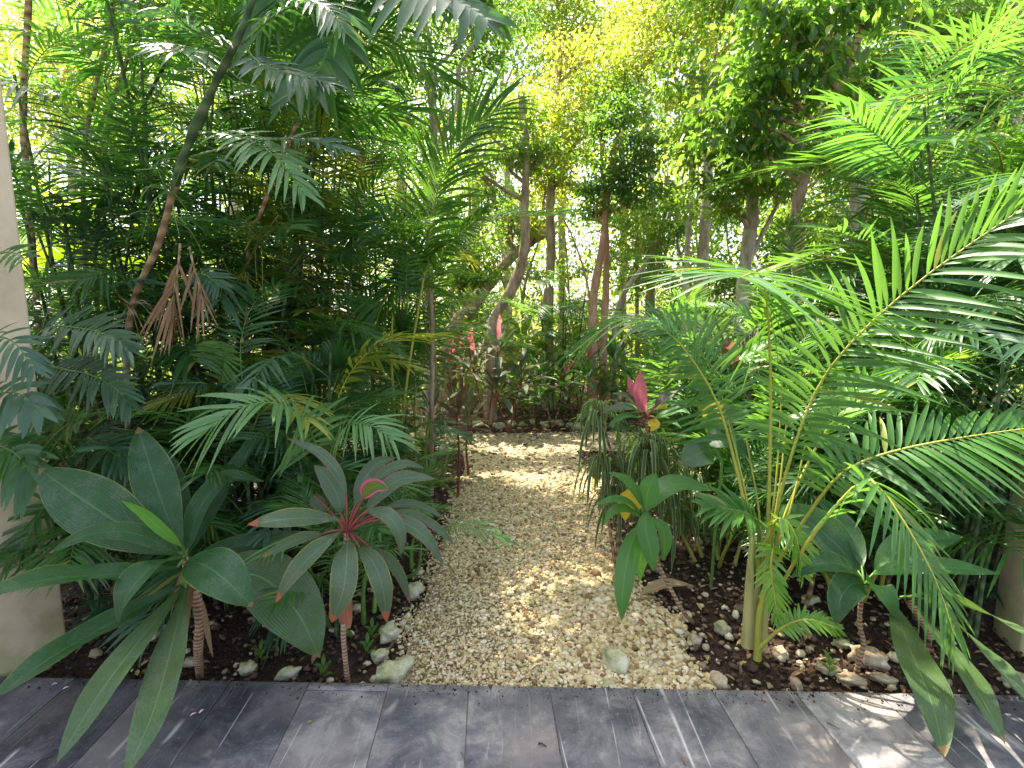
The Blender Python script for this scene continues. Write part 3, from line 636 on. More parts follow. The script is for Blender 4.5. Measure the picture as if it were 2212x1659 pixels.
for x1, y1, x2, y2 in [(400, 1225, 372, 1320), (412, 1240, 400, 1330), (420, 1240, 405, 1370), (440, 1300, 460, 1420)]:
    leaf_part(r, cr, ID, [(x1, y1, 1.88), ((x1 + x2) / 2, (y1 + y2) / 2, 1.86), (x2, y2, 1.86)], 11, M_brown, None, name="dead_leaf", label="dry brown dead leaf hanging at the stem", fold=.8)

# -- dark red cordyline, left of path
bs = G(752, 1480); r = hero("red_cordyline", "dark red-green cordyline with scorched orange leaf tips beside the path's near left corner", "plant", bs)
cr = P(750, 1150, 1.9)
mb = MB(); tube(mb, [bs, P(742, 1380, 1.92), P(745, 1280, 1.9), cr], .0105, .012, sides=9, k=16, wob=.08); mb.build("stem", M_ring, r)
for pts, wd, m, kw in [
    ([(745, 585, 1.92), (680, 440, 1.95), (560, 320, 1.98), (372, 238, 2.0)], 66, M_red, dict(Nv=(.3, -.6, .7))),
    ([(705, 705, 1.96), (690, 600, 2.0), (620, 480, 2.03), (540, 405, 2.05)], 108, M_red, dict(Nv=(.1, -.8, .5))),
    ([(697, 742, 1.86), (560, 735, 1.8), (380, 740, 1.74), (130, 775, 1.7)], 118, M_redtip, dict(Nv=(0, -.7, .7), a=1.1)),
    ([(600, 832, 1.84), (480, 855, 1.8), (340, 915, 1.78), (220, 978, 1.78)], 72, M_redtip, dict(Nv=(0, -.7, .7))),
    ([(702, 822, 1.84), (600, 900, 1.76), (430, 1070, 1.7), (303, 1262, 1.68)], 132, M_redtip, dict(Nv=(-.3, -.7, .6))),
    ([(752, 878, 1.84), (745, 1000, 1.76), (725, 1180, 1.7), (655, 1385, 1.7)], 160, M_redtip, dict(Nv=(0, -.85, .5))),
    ([(825, 920, 1.84), (910, 1010, 1.78), (970, 1170, 1.74), (995, 1385, 1.74)], 118, M_redtip, dict(Nv=(.25, -.8, .5))),
    ([(890, 922, 1.88), (990, 980, 1.88), (1080, 1100, 1.88), (1140, 1265, 1.88)], 66, M_redtip, dict(Nv=(.5, -.7, .5))),
    ([(880, 688, 1.84), (1000, 720, 1.78), (1075, 830, 1.74), (1083, 965, 1.74)], 92, M_red, dict(Nv=(.3, -.7, .6))),
    ([(945, 745, 1.86), (1110, 770, 1.82), (1240, 860, 1.8), (1345, 1025, 1.8)], 92, M_red, dict(Nv=(.2, -.6, .75))),
    ([(955, 720, 1.92), (1110, 715, 1.94), (1280, 780, 1.96), (1420, 905, 1.96)], 70, M_red, dict(Nv=(.2, -.5, .8))),
    ([(960, 690, 1.98), (1080, 650, 2.0), (1200, 660, 2.02), (1350, 730, 2.04)], 56, M_red, dict(Nv=(.1, -.5, .8))),
    ([(872, 690, 1.9), (950, 590, 1.92), (1090, 490, 1.95), (1300, 490, 1.95)], 96, M_red, dict(Nv=(.1, -.7, .7))),
    ([(800, 650, 1.94), (845, 520, 2.0), (930, 400, 2.05), (1055, 358, 2.08)], 88, M_red, dict(Nv=(.4, -.7, .5))),
    ([(905, 520, 1.96), (1000, 440, 2.02), (1120, 400, 2.05), (1232, 428, 2.06)], 66, M_red, dict(Nv=(.2, -.6, .8))),
    ([(848, 612, 1.9), (880, 560, 1.88), (940, 535, 1.85), (1012, 556, 1.82)], 96, M_pinkedge, dict(Nv=(-.1, -.9, .35), fold=.45)),
    ([(540, 590, 2.1), (570, 640, 2.1), (600, 680, 2.1)], 80, M_red, dict(Nv=(0, -.8, .5))),
]:
    leaf_part(r, cr, K4, pts, wd * .3472, m, M_rstem, k=18, fold=kw.pop('fold', .3), **kw)
for pts in [[(700, 1150, 1.84), (690, 1260, 1.8), (650, 1385, 1.8)], [(770, 1150, 1.85), (750, 1290, 1.83), (765, 1425, 1.82)], [(720, 1200, 1.87), (735, 1300, 1.85), (715, 1400, 1.85)]]:
    leaf_part(r, P(748, 1230, 1.9), K4, pts, 26, M_rust, None, name="dead_leaf", label="rust-brown dead leaf hanging below the crown", fold=.7, wave=.06)

# -- pink topped cordyline right of path
cr = P(*K5(760, 740), 3.0); bs = G(*K5(800, 2060)); bs = base(*[K5(800, 0)[0]], 3.05)
r = hero("pink_cordyline", "cordyline with two bright pink upright leaves on the right of the path", "plant", bs)
mb = MB(); tube(mb, [bs, P(1405, 1150, 3.03), P(1398, 1000, 3.0), cr], .014, .012, sides=8, k=14, wob=.08); mb.build("stem", M_ring, r)
for pts, wd, m, kw in [
    ([(745, 680, 3.0), (700, 560, 2.98), (690, 400, 2.98), (695, 245, 3.0)], 132, M_pink, dict(Nv=(.1, -.95, .2), fold=.2)),
    ([(720, 620, 3.02), (660, 540, 3.02), (605, 430, 3.02), (565, 298, 3.03)], 92, M_pink, dict(Nv=(.1, -.9, .3), fold=.35)),
    ([(690, 620, 3.0), (600, 540, 2.98), (500, 495, 2.96), (400, 485, 2.95)], 76, M_red, dict(Nv=(0, -.6, .8))),
    ([(690, 680, 2.95), (560, 620, 2.9), (420, 640, 2.86), (300, 690, 2.84)], 82, M_red, dict(Nv=(0, -.5, .85))),
    ([(690, 740, 2.92), (560, 715, 2.86), (450, 760, 2.82), (365, 835, 2.8)], 80, M_mid, dict(Nv=(0, -.5, .85))),
    ([(660, 850, 2.95), (550, 830, 2.9), (450, 850, 2.88), (370, 890, 2.86)], 84, M_big, dict(Nv=(0, -.7, .7))),
    ([(850, 620, 3.0), (900, 560, 3.02), (970, 500, 3.04), (1060, 480, 3.05)], 70, M_midred, dict(Nv=(0, -.6, .8))),
    ([(870, 610, 3.05), (960, 540, 3.1), (1040, 460, 3.15), (1110, 440, 3.2)], 66, M_red, dict(Nv=(0, -.5, .8))),
    ([(840, 740, 2.95), (960, 700, 2.9), (1100, 660, 2.85), (1210, 690, 2.8)], 110, M_mid, dict(Nv=(0, -.6, .8))),
    ([(900, 790, 2.92), (980, 790, 2.86), (1060, 800, 2.8), (1120, 850, 2.78)], 70, M_mid, dict(Nv=(0, -.5, .85))),
    ([(780, 770, 2.9), (820, 790, 2.86), (850, 800, 2.84), (800, 880, 2.82)], 90, M_yel, dict(Nv=(0, -.9, .3))),
    ([(880, 640, 3.1), (930, 620, 3.1), (985, 650, 3.1)], 46, M_yel, dict(Nv=(0, -.8, .5))),
]:
    leaf_part(r, cr, K5, pts, wd * .2083, m, M_rstem, k=14, fold=kw.pop('fold', .3), **kw)

# -- small green cordyline with hanging leaves
cr = P(1392, 1120, 2.35); bs = G(1497, 1345)
r = hero("green_cordyline", "small green cordyline with hanging leaves on a leaning ringed stem, right of path", "plant", bs)
mb = MB(); tube(mb, [bs, P(1475, 1320, 2.33), P(1435, 1245, 2.34), P(1400, 1165, 2.36), cr], .011, .009, sides=9, k=20, wob=.08); mb.build("stem", M_ring, r)
for pts, wd, m, kw in [
    ([(1390, 1095, 2.35), (1370, 1060, 2.33), (1345, 1035, 2.32), (1313, 1021, 2.3)], 30, M_mid, dict()),
    ([(1395, 1100, 2.35), (1398, 1070, 2.36), (1405, 1045, 2.36), (1418, 1022, 2.38)], 42, M_mid, dict(Nv=(0, -.9, .4))),
    ([(1385, 1110, 2.33), (1355, 1085, 2.28), (1320, 1080, 2.22), (1285, 1092, 2.2)], 24, M_mid, dict()),
    ([(1385, 1118, 2.33), (1350, 1100, 2.26), (1320, 1108, 2.2), (1303, 1135, 2.18)], 26, M_mid, dict()),
    ([(1398, 1105, 2.33), (1395, 1145, 2.24), (1405, 1190, 2.2), (1412, 1235, 2.18)], 40, M_mid, dict(Nv=(0, -.9, .4))),
    ([(1408, 1120, 2.35), (1430, 1140, 2.32), (1437, 1175, 2.3), (1432, 1212, 2.3)], 30, M_mid, dict(Nv=(.3, -.9, .4))),
    ([(1385, 1130, 2.34), (1362, 1180, 2.25), (1347, 1260, 2.17), (1343, 1342, 2.13)], 42, M_mid, dict(Nv=(-.2, -.9, .3), a=.95)),
    ([(1398, 1135, 2.32), (1388, 1180, 2.24), (1382, 1220, 2.2), (1383, 1255, 2.18)], 34, M_lime, dict(Nv=(0, -.95, .3))),
    ([(1400, 1100, 2.4), (1430, 1060, 2.45), (1470, 1045, 2.5), (1540, 1060, 2.5)], 44, M_mid, dict()),
    ([(1385, 1100, 2.4), (1362, 1075, 2.42), (1352, 1090, 2.42), (1350, 1125, 2.42)], 36, M_yel, dict(Nv=(0, -.95, .3))),
]:
    kw.setdefault('Nv', (0, -.5, .85)); leaf_part(r, cr, ID, pts, wd, m, M_gstem, k=14, **kw)

# -- bare ringed stem plant, right
bs = G(1850, 1457); cr = P(1866, 1270, 2.05)
r = hero("young_cordyline", "young plant on a bare kinked ringed stem with broad oval green leaves, lower right", "plant", bs)
mb = MB(); tube(mb, [bs, P(1857, 1420, 2.06), P(1866, 1390, 2.06), P(1857, 1350, 2.06), P(1860, 1300, 2.06), cr], .0115, .009, sides=9, k=24, wob=.1); mb.build("stem", M_ring, r)
for pts, wd, m, kw in [
    ([(1855, 1240, 2.05), (1820, 1220, 2.0), (1765, 1218, 1.95), (1708, 1248, 1.92)], 50, M_big, dict()),
    ([(1868, 1262, 2.03), (1840, 1262, 1.96), (1815, 1295, 1.92), (1806, 1350, 1.9)], 62, M_big, dict(Nv=(-.3, -.7, .6))),
    ([(1873, 1258, 2.03), (1895, 1265, 1.96), (1920, 1300, 1.92), (1938, 1340, 1.9)], 60, M_mid, dict(Nv=(.3, -.7, .6))),
    ([(1855, 1235, 2.1), (1810, 1180, 2.16), (1750, 1130, 2.2), (1670, 1095, 2.22)], 76, M_big, dict(Nv=(.1, -.8, .5))),
    ([(1862, 1225, 2.1), (1840, 1160, 2.2), (1800, 1110, 2.26), (1755, 1070, 2.3)], 44, M_big, dict(Nv=(.2, -.8, .5))),
    ([(1890, 1235, 2.1), (1950, 1185, 2.1), (2020, 1165, 2.1), (2080, 1160, 2.1)], 62, M_mid, dict()),
    ([(1885, 1240, 2.05), (1960, 1225, 2.0), (2050, 1225, 1.95), (2160, 1240, 1.92)], 42, M_mid, dict()),
]:
    kw.setdefault('Nv', (0, -.5, .85)); leaf_part(r, cr, ID, pts, wd, m, M_gstem, k=14, **kw)

# -- huge drooping leaves, bottom right
bs = base(2045, 2.15); cr = P(1960, 1290, 2.1)
r = hero("drooping_leaf_plant", "plant with huge olive leaves drooping over the slabs at bottom right", "plant", bs)
mb = MB(); tube(mb, [bs, P(2010, 1380, 2.16), cr], .016, .018, sides=8, k=10, wob=.06); mb.build("stem", M_ring, r)
for pts, wd, kw in [
    ([(1930, 1300, 2.0), (1965, 1400, 1.78), (2010, 1510, 1.6), (2040, 1635, 1.48)], 112, dict(Nv=(.1, -.8, .5), a=1.1)),
    ([(1975, 1300, 1.98), (2030, 1380, 1.76), (2105, 1480, 1.58), (2172, 1610, 1.46)], 92, dict(Nv=(.3, -.75, .55), a=1.1)),
    ([(2010, 1300, 1.98), (2080, 1360, 1.75), (2160, 1440, 1.58), (2260, 1560, 1.45)], 92, dict(Nv=(.4, -.7, .6))),
    ([(2020, 1285, 2.0), (2100, 1310, 1.8), (2180, 1350, 1.65), (2290, 1420, 1.5)], 74, dict(Nv=(.3, -.6, .75))),
]:
    leaf_part(r, cr, ID, pts, wd, M_bigolive, M_gstem, k=20, fold=.15, **kw)

# -- striped narrow-leaf dracaenas
def striped(name, label, bx, d, heads, group):
    bs = base(bx, d); r = thing(name, label, "plant", bs, group)
    for hx, hy, hd, n_, L, dn in heads:
        hp = P(hx, hy, hd); mb = MB(); tube(mb, [bs + rng.uniform(-.02, .02, 3) * [1, 1, 0], (bs + hp) / 2 + rng.uniform(-.06, .06, 3), hp], .012, .007, sides=7, k=14, wob=.1); mb.build("stem", M_caneb, r)
        mb = MB()
        for i in range(n_):
            az = i * 2.4 + rng.uniform(-.3, .3); el = rng.uniform(-.2, 1.1); st = hp - np.array([0, 0, rng.uniform(0, .12)])
            dv = np.array([math.cos(az) * math.cos(el), math.sin(az) * math.cos(el), math.sin(el)]); l_ = L * rng.uniform(.7, 1.1)
            q = [st, st + dv * l_ * .3, st + dv * l_ * .52 + np.array([0, 0, -dn * l_ * .28]), st + dv * l_ * .62 + np.array([0, 0, -dn * l_ * .75])]
            blade(mb, q, .021, (dv[0] * .5, dv[1] * .5, .8), fold=.4, a=.6, b=.5, k=9, cols=5)
        mb.build("leaf_head", M_stripe, r)
striped("striped_dracaena", "striped narrow-leaved dracaena drooping over the gravel, left of the pink leaves", 1345, 3.0,
        [(1292, 880, 3.0, 34, .36, 1.0), (1305, 985, 2.95, 34, .34, 1.1), (1330, 1060, 2.9, 20, .3, 1.1)], None)
striped("striped_dracaena", "striped narrow-leaved dracaena hanging in a dense mop directly below the pink leaves", 1440, 3.0,
        [(1400, 955, 2.9, 44, .42, 1.3), (1375, 1000, 2.95, 34, .4, 1.3), (1440, 1010, 3.0, 30, .36, 1.2)], None)
striped("striped_dracaena", "sparse striped dracaena between the pink-leaved cordyline and the palm clump", 1500, 3.3,
        [(1500, 1010, 3.2, 24, .3, 1.0), (1540, 1080, 3.1, 24, .3, 1.0), (1470, 1100, 3.0, 18, .26, 1.0)], None)

# -- areca palm clump right of path, near
def hfrond(root, F, pts, n, Lpx, Wpx, mat, rm, U, name="frond", label=None, **kw):
    q = [P(*F(a, b), d) for a, b, d in pts]; md = pts[len(pts) // 2][2]
    mb = MB(); frond(mb, q, n, Lpx / FPX * md, Wpx / FPX * md, U=U, **kw)
    o = mb.build(name, [mat, rm], root)
    if label: o['label'] = label
    return o
bs = G(1628, 1410); r = hero("areca_palm", "areca palm clump with yellow-green stems and long arching fronds, right foreground", "palm", bs)
for pts, r0, r1, m in [
    ([(1615, 1395, 2.12), (1618, 1300, 2.12), (1622, 1200, 2.13), (1630, 1120, 2.15)], .024, .011, M_sheath),
    ([(1645, 1400, 2.14), (1652, 1300, 2.15), (1662, 1200, 2.15), (1672, 1130, 2.16)], .02, .01, M_sheath),
    ([(1636, 1425, 2.06), (1640, 1330, 2.06), (1655, 1260, 2.06), (1670, 1180, 2.08)], .014, .008, M_ystem),
    ([(1632, 1400, 2.2), (1635, 1300, 2.2), (1645, 1180, 2.2)], .018, .01, M_sheath),
]:
    mb = MB(); tube(mb, [P(*q) for q in pts], r0, r1, sides=9, k=14, rad=[r0 * 1.25, r0, r0 * .8, r1, r1 * .8]); mb.build("stem", m, r)
A = dict(k=8, rr=.009)
hfrond(r, ID, [(1655, 1240, 2.14), (1690, 1050, 2.15), (1770, 830, 2.1), (1900, 680, 2.0), (2050, 560, 1.9), (2240, 430, 1.8)], 46, 235, 10.5, M_areca, M_ystem, (-.55, -.75, .35), start=.3, droop=.3, lift=.35, a0=62, a1=30, **A)
hfrond(r, ID, [(1655, 1230, 2.12), (1663, 1000, 2.1), (1664, 800, 2.05), (1655, 640, 1.95), (1640, 590, 1.8), (1600, 600, 1.62)], 26, 290, 10, M_areca, M_ystem, (-.1, -.5, .85), start=.62, droop=.35, lift=.1, a0=75, a1=50, **A)
hfrond(r, ID, [(1640, 1240, 2.15), (1590, 1010, 2.2), (1540, 850, 2.25), (1440, 715, 2.3), (1340, 690, 2.35), (1240, 760, 2.4)], 40, 130, 8, M_areca, M_ystem, (0, -.3, .95), start=.42, droop=.4, lift=.15, **A)
hfrond(r, ID, [(1665, 1300, 2.05), (1760, 1150, 1.9), (1869, 1038, 1.72), (1937, 1104, 1.6), (2018, 1246, 1.5), (2060, 1370, 1.45)], 26, 150, 13, M_areca, M_ystem, (.3, -.75, .6), start=.38, droop=.35, lift=.0, a0=72, a1=25, **A)
hfrond(r, ID, [(1665, 1240, 2.12), (1740, 1120, 2.05), (1820, 1020, 1.95), (1930, 975, 1.9), (2080, 945, 1.85), (2260, 920, 1.8)], 34, 165, 12, M_areca, M_ystem, (.1, -.6, .8), start=.35, droop=.35, lift=.2, a0=68, a1=40, **A)
hfrond(r, ID, [(1660, 1240, 2.15), (1700, 1100, 2.2), (1798, 912, 2.3), (1913, 838, 2.35), (2000, 795, 2.4), (2080, 775, 2.45)], 40, 120, 12, M_arecay, M_ystem, (-.2, -.3, .9), start=.4, droop=.15, lift=.5, a0=50, **A)
hfrond(r, ID, [(1635, 1240, 2.15), (1600, 1050, 2.25), (1575, 900, 2.35), (1500, 740, 2.5), (1420, 690, 2.55)], 30, 150, 8, M_areca, M_gstem, (-.3, -.6, .7), start=.45, droop=.3, **A)
hfrond(r, ID, [(1640, 1180, 2.08), (1635, 1130, 2.02), (1600, 1105, 1.95), (1530, 1095, 1.9)], 16, 110, 13, M_areca, M_gstem, (0, -.5, .85), start=.3, droop=.25, a0=45, a1=15, **A)
hfrond(r, ID, [(1650, 1180, 2.05), (1680, 1120, 2.0), (1715, 1150, 1.96), (1735, 1240, 1.94)], 24, 60, 9, M_arecay, M_ystem, (.3, -.8, .5), start=.2, droop=.3, **A)
hfrond(r, ID, [(1650, 1240, 2.05), (1670, 1180, 2.0), (1665, 1230, 1.96), (1680, 1330, 1.94)], 20, 50, 8, M_arecay, M_ystem, (-.3, -.8, .5), start=.2, droop=.3, **A)
hfrond(r, ID, [(1640, 1400, 2.0), (1690, 1355, 1.96), (1745, 1338, 1.93), (1812, 1358, 1.9)], 20, 42, 8, M_arecay, M_ystem, (0, -.6, .8), start=.3, droop=.2, **A)
for px0, px1, py1, dd in [(1640, 1560, 860, 2.2), (1650, 1610, 940, 2.25), (1645, 1700, 900, 2.2), (1655, 1740, 960, 2.15), (1648, 1690, 820, 2.3)]:
    mb = MB(); tube(mb, [P(px0, 1250, 2.14), P((px0 + px1) / 2 + 8, (1250 + py1) / 2, dd), P(px1, py1, dd + .1)], .007, .003, sides=6); mb.build("petiole", M_ystem, r)

# ------------------------------------------------------------------ palms: shared frond meshes, one clump per thing
def proto(fn):
    o = fn(); C.objects.unlink(o); me = o.data; bpy.data.objects.remove(o); return me
def frond_mesh(mat, rm, L=.8, n=22, Lf=.28, Wf=.028, arch=.35, droop=.3, lift=.2, side=.0, name="frond", **kw):
    def f():
        mb = MB(); q = [(0, 0, 0), (side * .2, L * .33, arch * L * .4), (side * .6, L * .66, arch * L * .45), (side, L * .98, arch * L * .05)]
        frond(mb, q, n, Lf, Wf, droop=droop, lift=lift, U=(0, 0, 1), **kw); return mb.build(name, [mat, rm])
    return proto(f)
FR = {
 'cham': [frond_mesh(M_palm, M_gstem, .62 + .1 * i, 20 + i, .27 + .02 * i, .018, arch=.2 + .12 * i, droop=.4, side=.06 * (i - 1), start=.28, a0=70, rr=.004, k=5) for i in range(4)],
 'chamb': [frond_mesh(M_palmblue, M_gstem, .6 + .1 * i, 20, .26, .017, arch=.25 + .1 * i, droop=.5, side=.08 * (i - 1), start=.25, rr=.004, k=5) for i in range(3)],
 'areca': [frond_mesh(M_areca, M_ystem, 1.5 + .2 * i, 36, .42, .02, arch=.45 + .12 * i, droop=.35, lift=.3, side=.15 * (i - 1), start=.22, rr=.009, k=5) for i in range(3)],
 'arecas': [frond_mesh(M_areca, M_gstem, .8 + .15 * i, 26, .26, .02, arch=.5 + .1 * i, droop=.35, lift=.25, side=.1 * (i - 1), start=.2, rr=.005, k=5) for i in range(3)],
 'pale': [frond_mesh(M_pale, M_gstem, .8, 26, .3, .02, arch=.5, droop=.4, start=.2, rr=.005, k=5), frond_mesh(M_pale, M_gstem, 1., 28, .3, .02, arch=.7, droop=.4, start=.2, rr=.005, k=5)],
 'yel': [frond_mesh(M_frondy, M_ystem, .8, 22, .26, .022, arch=.5, droop=.4, start=.2, rr=.005, k=5)],
 'dead': [frond_mesh(M_brown, M_caneb, .6, 12, .3, .014, arch=.1, droop=1.1, start=.2, rr=.004, k=5)],
}
def put(me, parent, loc, az, tilt, roll=0, s=1.0, name="frond"):
    o = bpy.data.objects.new(name, me); C.objects.link(o); o.parent = parent
    o.rotation_euler = (tilt, roll, az - math.pi / 2); o.location = tuple(np.asarray(loc) - np.array(parent.location)); o.scale = (s, s, s); return o
def clump(name, label, bx, d, ncane, H, spread, nf, kinds, group=None, canemat=None, low=.25, lean=(0, 0), s=1.0, r0=.014, tilt=(0, 65), cat="palm", base_s=.14, dead=0):
    bs = base(bx, d) if not isinstance(bx, tuple) else np.array(bx); r = thing(name, label, cat, bs, group); rm = random.Random(hash((bx, d, H)) if isinstance(bx, (int, float)) else 5)
    g = np.random.default_rng(int(abs(bs[0] * 971 + d * 131 + H * 17)) + 3); left = nf
    for c in range(ncane):
        a = c * 2.4; rad = base_s * math.sqrt((c + .5) / ncane); b = bs + np.array([math.cos(a) * rad, math.sin(a) * rad, 0])
        h = H * g.uniform(.6, 1.0); tp = b + np.array([math.cos(a) * spread * g.uniform(.3, 1) + lean[0] * h, math.sin(a) * spread * g.uniform(.3, 1) + lean[1] * h, h])
        md = (b * .55 + tp * .45) + g.uniform(-.06, .06, 3)
        pts = spline([b, md, tp], 20); mb = MB(); tube(mb, [b, md, tp], r0, r0 * .5, sides=6, k=14); mb.build("cane", canemat or M_cane, r)
        nn = left // (ncane - c); left -= nn
        for i in range(nn):
            t = low + (1 - low) * (i + g.uniform(.2, 1)) / nn; p = pts[min(19, int(t * 19))]
            k = kinds[int(g.integers(len(kinds)))]; me = FR[k][int(g.integers(len(FR[k])))]
            az = i * 2.4 + c + g.uniform(-.5, .5); tl = R(g.uniform(*tilt)) * (.35 + .65 * t)
            put(me, r, p, az, tl, g.uniform(-.35, .35), s * g.uniform(.8, 1.15))
        for i in range(dead if c % 2 == 0 else 0):
            p = pts[int(g.integers(6, 17))]; put(FR['dead'][0], r, p, g.uniform(-3, 0), R(-70), 0, s, name="dead_frond")
    return r
LG = "tall bamboo palms massed left of the path"
clump("bamboo_palm", "bamboo palm clump rising beside the cream wall at the left edge", 130, 2.95, 7, 2.6, .5, 64, ['cham', 'chamb'], LG, low=.1, dead=1)
clump("bamboo_palm", "dense dark bamboo palm clump behind the big-leaf plant", 330, 3.3, 9, 3.1, .6, 96, ['cham', 'cham', 'chamb'], LG, low=.1, dead=1)
clump("bamboo_palm", "bamboo palm clump in the shadiest heart of the left mass", 520, 3.6, 9, 3.8, .75, 98, ['cham', 'cham', 'chamb'], LG, low=.12, dead=1)
clump("bamboo_palm", "bamboo palm clump nearest the path on the left mass's right flank", 660, 4.0, 8, 3.6, .6, 90, ['cham', 'cham', 'yel'], LG, low=.2, dead=1)
clump("bamboo_palm", "tall bamboo palm behind the leaning bare cane, upper left", 440, 4.3, 8, 4.4, .8, 70, ['cham'], LG, low=.35)
clump("bamboo_palm", "tallest bamboo palm reaching the top of the view left of the hanging fronds", 640, 4.8, 8, 5.2, .8, 84, ['cham'], LG, low=.35)
clump("bamboo_palm", "bamboo palm against the bright banana leaves at far left", 40, 4.4, 5, 3.2, .6, 24, ['cham'], LG, low=.3)
clump("bamboo_palm", "low bamboo palm with yellowing fronds under the dense left crowns", 600, 3.1, 6, 1.6, .5, 34, ['chamb', 'yel', 'cham'], LG, low=.1)
clump("bamboo_palm", "airy palm sapling standing behind the fan leaves left of the path", 830, 5.0, 5, 3.0, .5, 34, ['cham', 'yel'], LG, low=.3)
clump("bamboo_palm", "low dark palm filling the ground beside the cream wall behind the big leaves", 210, 2.55, 6, .9, .35, 34, ['chamb', 'cham'], LG, low=.08, s=.8)
clump("bamboo_palm", "low dark palm between the round comb-like frond and the pale arching frond", 560, 2.75, 6, 1.0, .35, 34, ['chamb', 'cham'], LG, low=.08, s=.8)
clump("bamboo_palm", "low bushy palm left of the path behind the tufted seedlings", 800, 3.7, 6, .9, .35, 34, ['cham', 'arecas'], LG, low=.1, s=.6)
clump("bamboo_palm", "low palm at the shaded foot of the left mass, seen over the big leaf plant", 400, 2.75, 6, 1.3, .4, 36, ['chamb', 'cham'], LG, low=.08, s=.85)
RG = "bamboo palms massed right of the path"
clump("bamboo_palm", "low bamboo palm in the gap right of the young cordyline", 2000, 2.7, 7, 1.0, .35, 34, ['cham', 'chamb'], RG, low=.15, s=.85)
clump("bamboo_palm", "bamboo palm with close-set bare canes above the huge drooping leaves", 2100, 2.45, 12, 1.7, .3, 30, ['chamb', 'cham'], RG, low=.55, s=.85, r0=.012)
clump("areca_palm", "narrow-leaved palm tuft behind the young cordyline's crown", 1880, 2.75, 6, .6, .3, 24, ['arecas'], None, M_ystem, low=.2, s=.7, tilt=(30, 85))
clump("areca_palm", "narrow-leaved palm tuft between the round grey-green leaves and the palm stems", 1560, 3.15, 6, .4, .2, 22, ['arecas'], None, M_ystem, low=.2, s=.6, tilt=(30, 85))
clump("areca_palm", "bright fresh palm just behind the palm clump stems", 1740, 3.3, 6, .9, .3, 26, ['arecas'], None, M_ystem, low=.2, s=.85, tilt=(30, 85))
clump("areca_palm", "sunlit areca in the middle distance right of the flat round leaves", 1640, 4.4, 6, 1.3, .4, 26, ['arecas'], None, M_ystem, low=.3, tilt=(30, 85))
clump("bamboo_palm", "dark bamboo palm clump with bare canes at the right edge", 2160, 2.75, 9, 2.9, .55, 66, ['chamb', 'cham'], RG, low=.25)
clump("bamboo_palm", "glossy bamboo palm behind the young cordyline at right", 2020, 3.4, 8, 2.8, .6, 60, ['cham', 'arecas'], RG, low=.15)
clump("areca_palm", "tall areca palm with sunlit fronds filling the upper right", 1960, 3.9, 6, 2.7, .5, 34, ['areca', 'arecas'], None, M_gstem, low=.45, r0=.022, tilt=(20, 80))
clump("areca_palm", "second tall areca at the far right edge, fronds arching left", 2190, 3.6, 5, 3.0, .5, 26, ['areca'], None, M_gstem, low=.5, r0=.022, tilt=(20, 80))
clump("areca_palm", "areca palm with fresh green fronds in front of the pale grey trunk", 1760, 4.6, 6, 1.9, .5, 34, ['arecas', 'cham'], None, M_gstem, low=.3, tilt=(20, 80))
clump("areca_palm", "low areca tuft in sunlight right of the striped dracaenas", 1590, 3.7, 5, .7, .3, 22, ['arecas'], None, M_ystem, low=.3, tilt=(30, 85))
clump("areca_palm", "bright low palm tuft by the cross path at right", 1760, 5.2, 5, 1.0, .4, 20, ['arecas'], None, M_ystem, low=.2, tilt=(30, 85))
clump("areca_palm", "areca palm with pale blue-white shining fronds behind the pink leaves", 1530, 4.1, 5, 1.25, .4, 18, ['arecas', 'pale'], None, M_ystem, low=.4, tilt=(30, 85))
clump("areca_palm", "slim areca palm with one long frond pointing up beside the bare slender trunk", 900, 4.6, 3, 1.4, .3, 12, ['arecas', 'areca'], None, M_ystem, low=.5, tilt=(40, 85))
clump("bamboo_palm", "feathery dark palm seedling clump straight beyond the cross path", 1205, 8.4, 6, 2.6, .4, 40, ['cham'], "feathery palms beyond the cross path", low=.15)
clump("bamboo_palm", "feathery palm clump beyond the cross path, left of the red-brown trunks", 1265, 9.2, 6, 1.8, .4, 30, ['cham'], "feathery palms beyond the cross path", low=.15)
clump("areca_palm", "distant areca palm behind the twin dark trunk", 1010, 11, 5, 1.6, .5, 18, ['areca'], None, M_ystem, low=.3, tilt=(30, 85))
clump("areca_palm", "distant areca palm right of the red-brown trunks", 1440, 9.5, 5, 1.2, .5, 18, ['areca'], None, M_ystem, low=.3, tilt=(30, 85))
clump("areca_palm", "pale low palm behind the red cordyline by the path edge", 840, 2.9, 4, .35, .15, 12, ['arecas', 'pale'], None, M_gstem, low=.2, s=.55, tilt=(35, 85))
clump("areca_palm", "grassy palm seedling tuft just behind the red cordyline's crown", 745, 2.45, 5, .45, .15, 16, ['pale', 'arecas'], None, M_gstem, low=.2, s=.55, tilt=(40, 90))
clump("areca_palm", "small palm whose fronds spill onto the gravel at the path bend", 930, 4.8, 4, .35, .2, 12, ['chamb', 'arecas'], None, M_gstem, low=.2, s=.55, tilt=(20, 80))

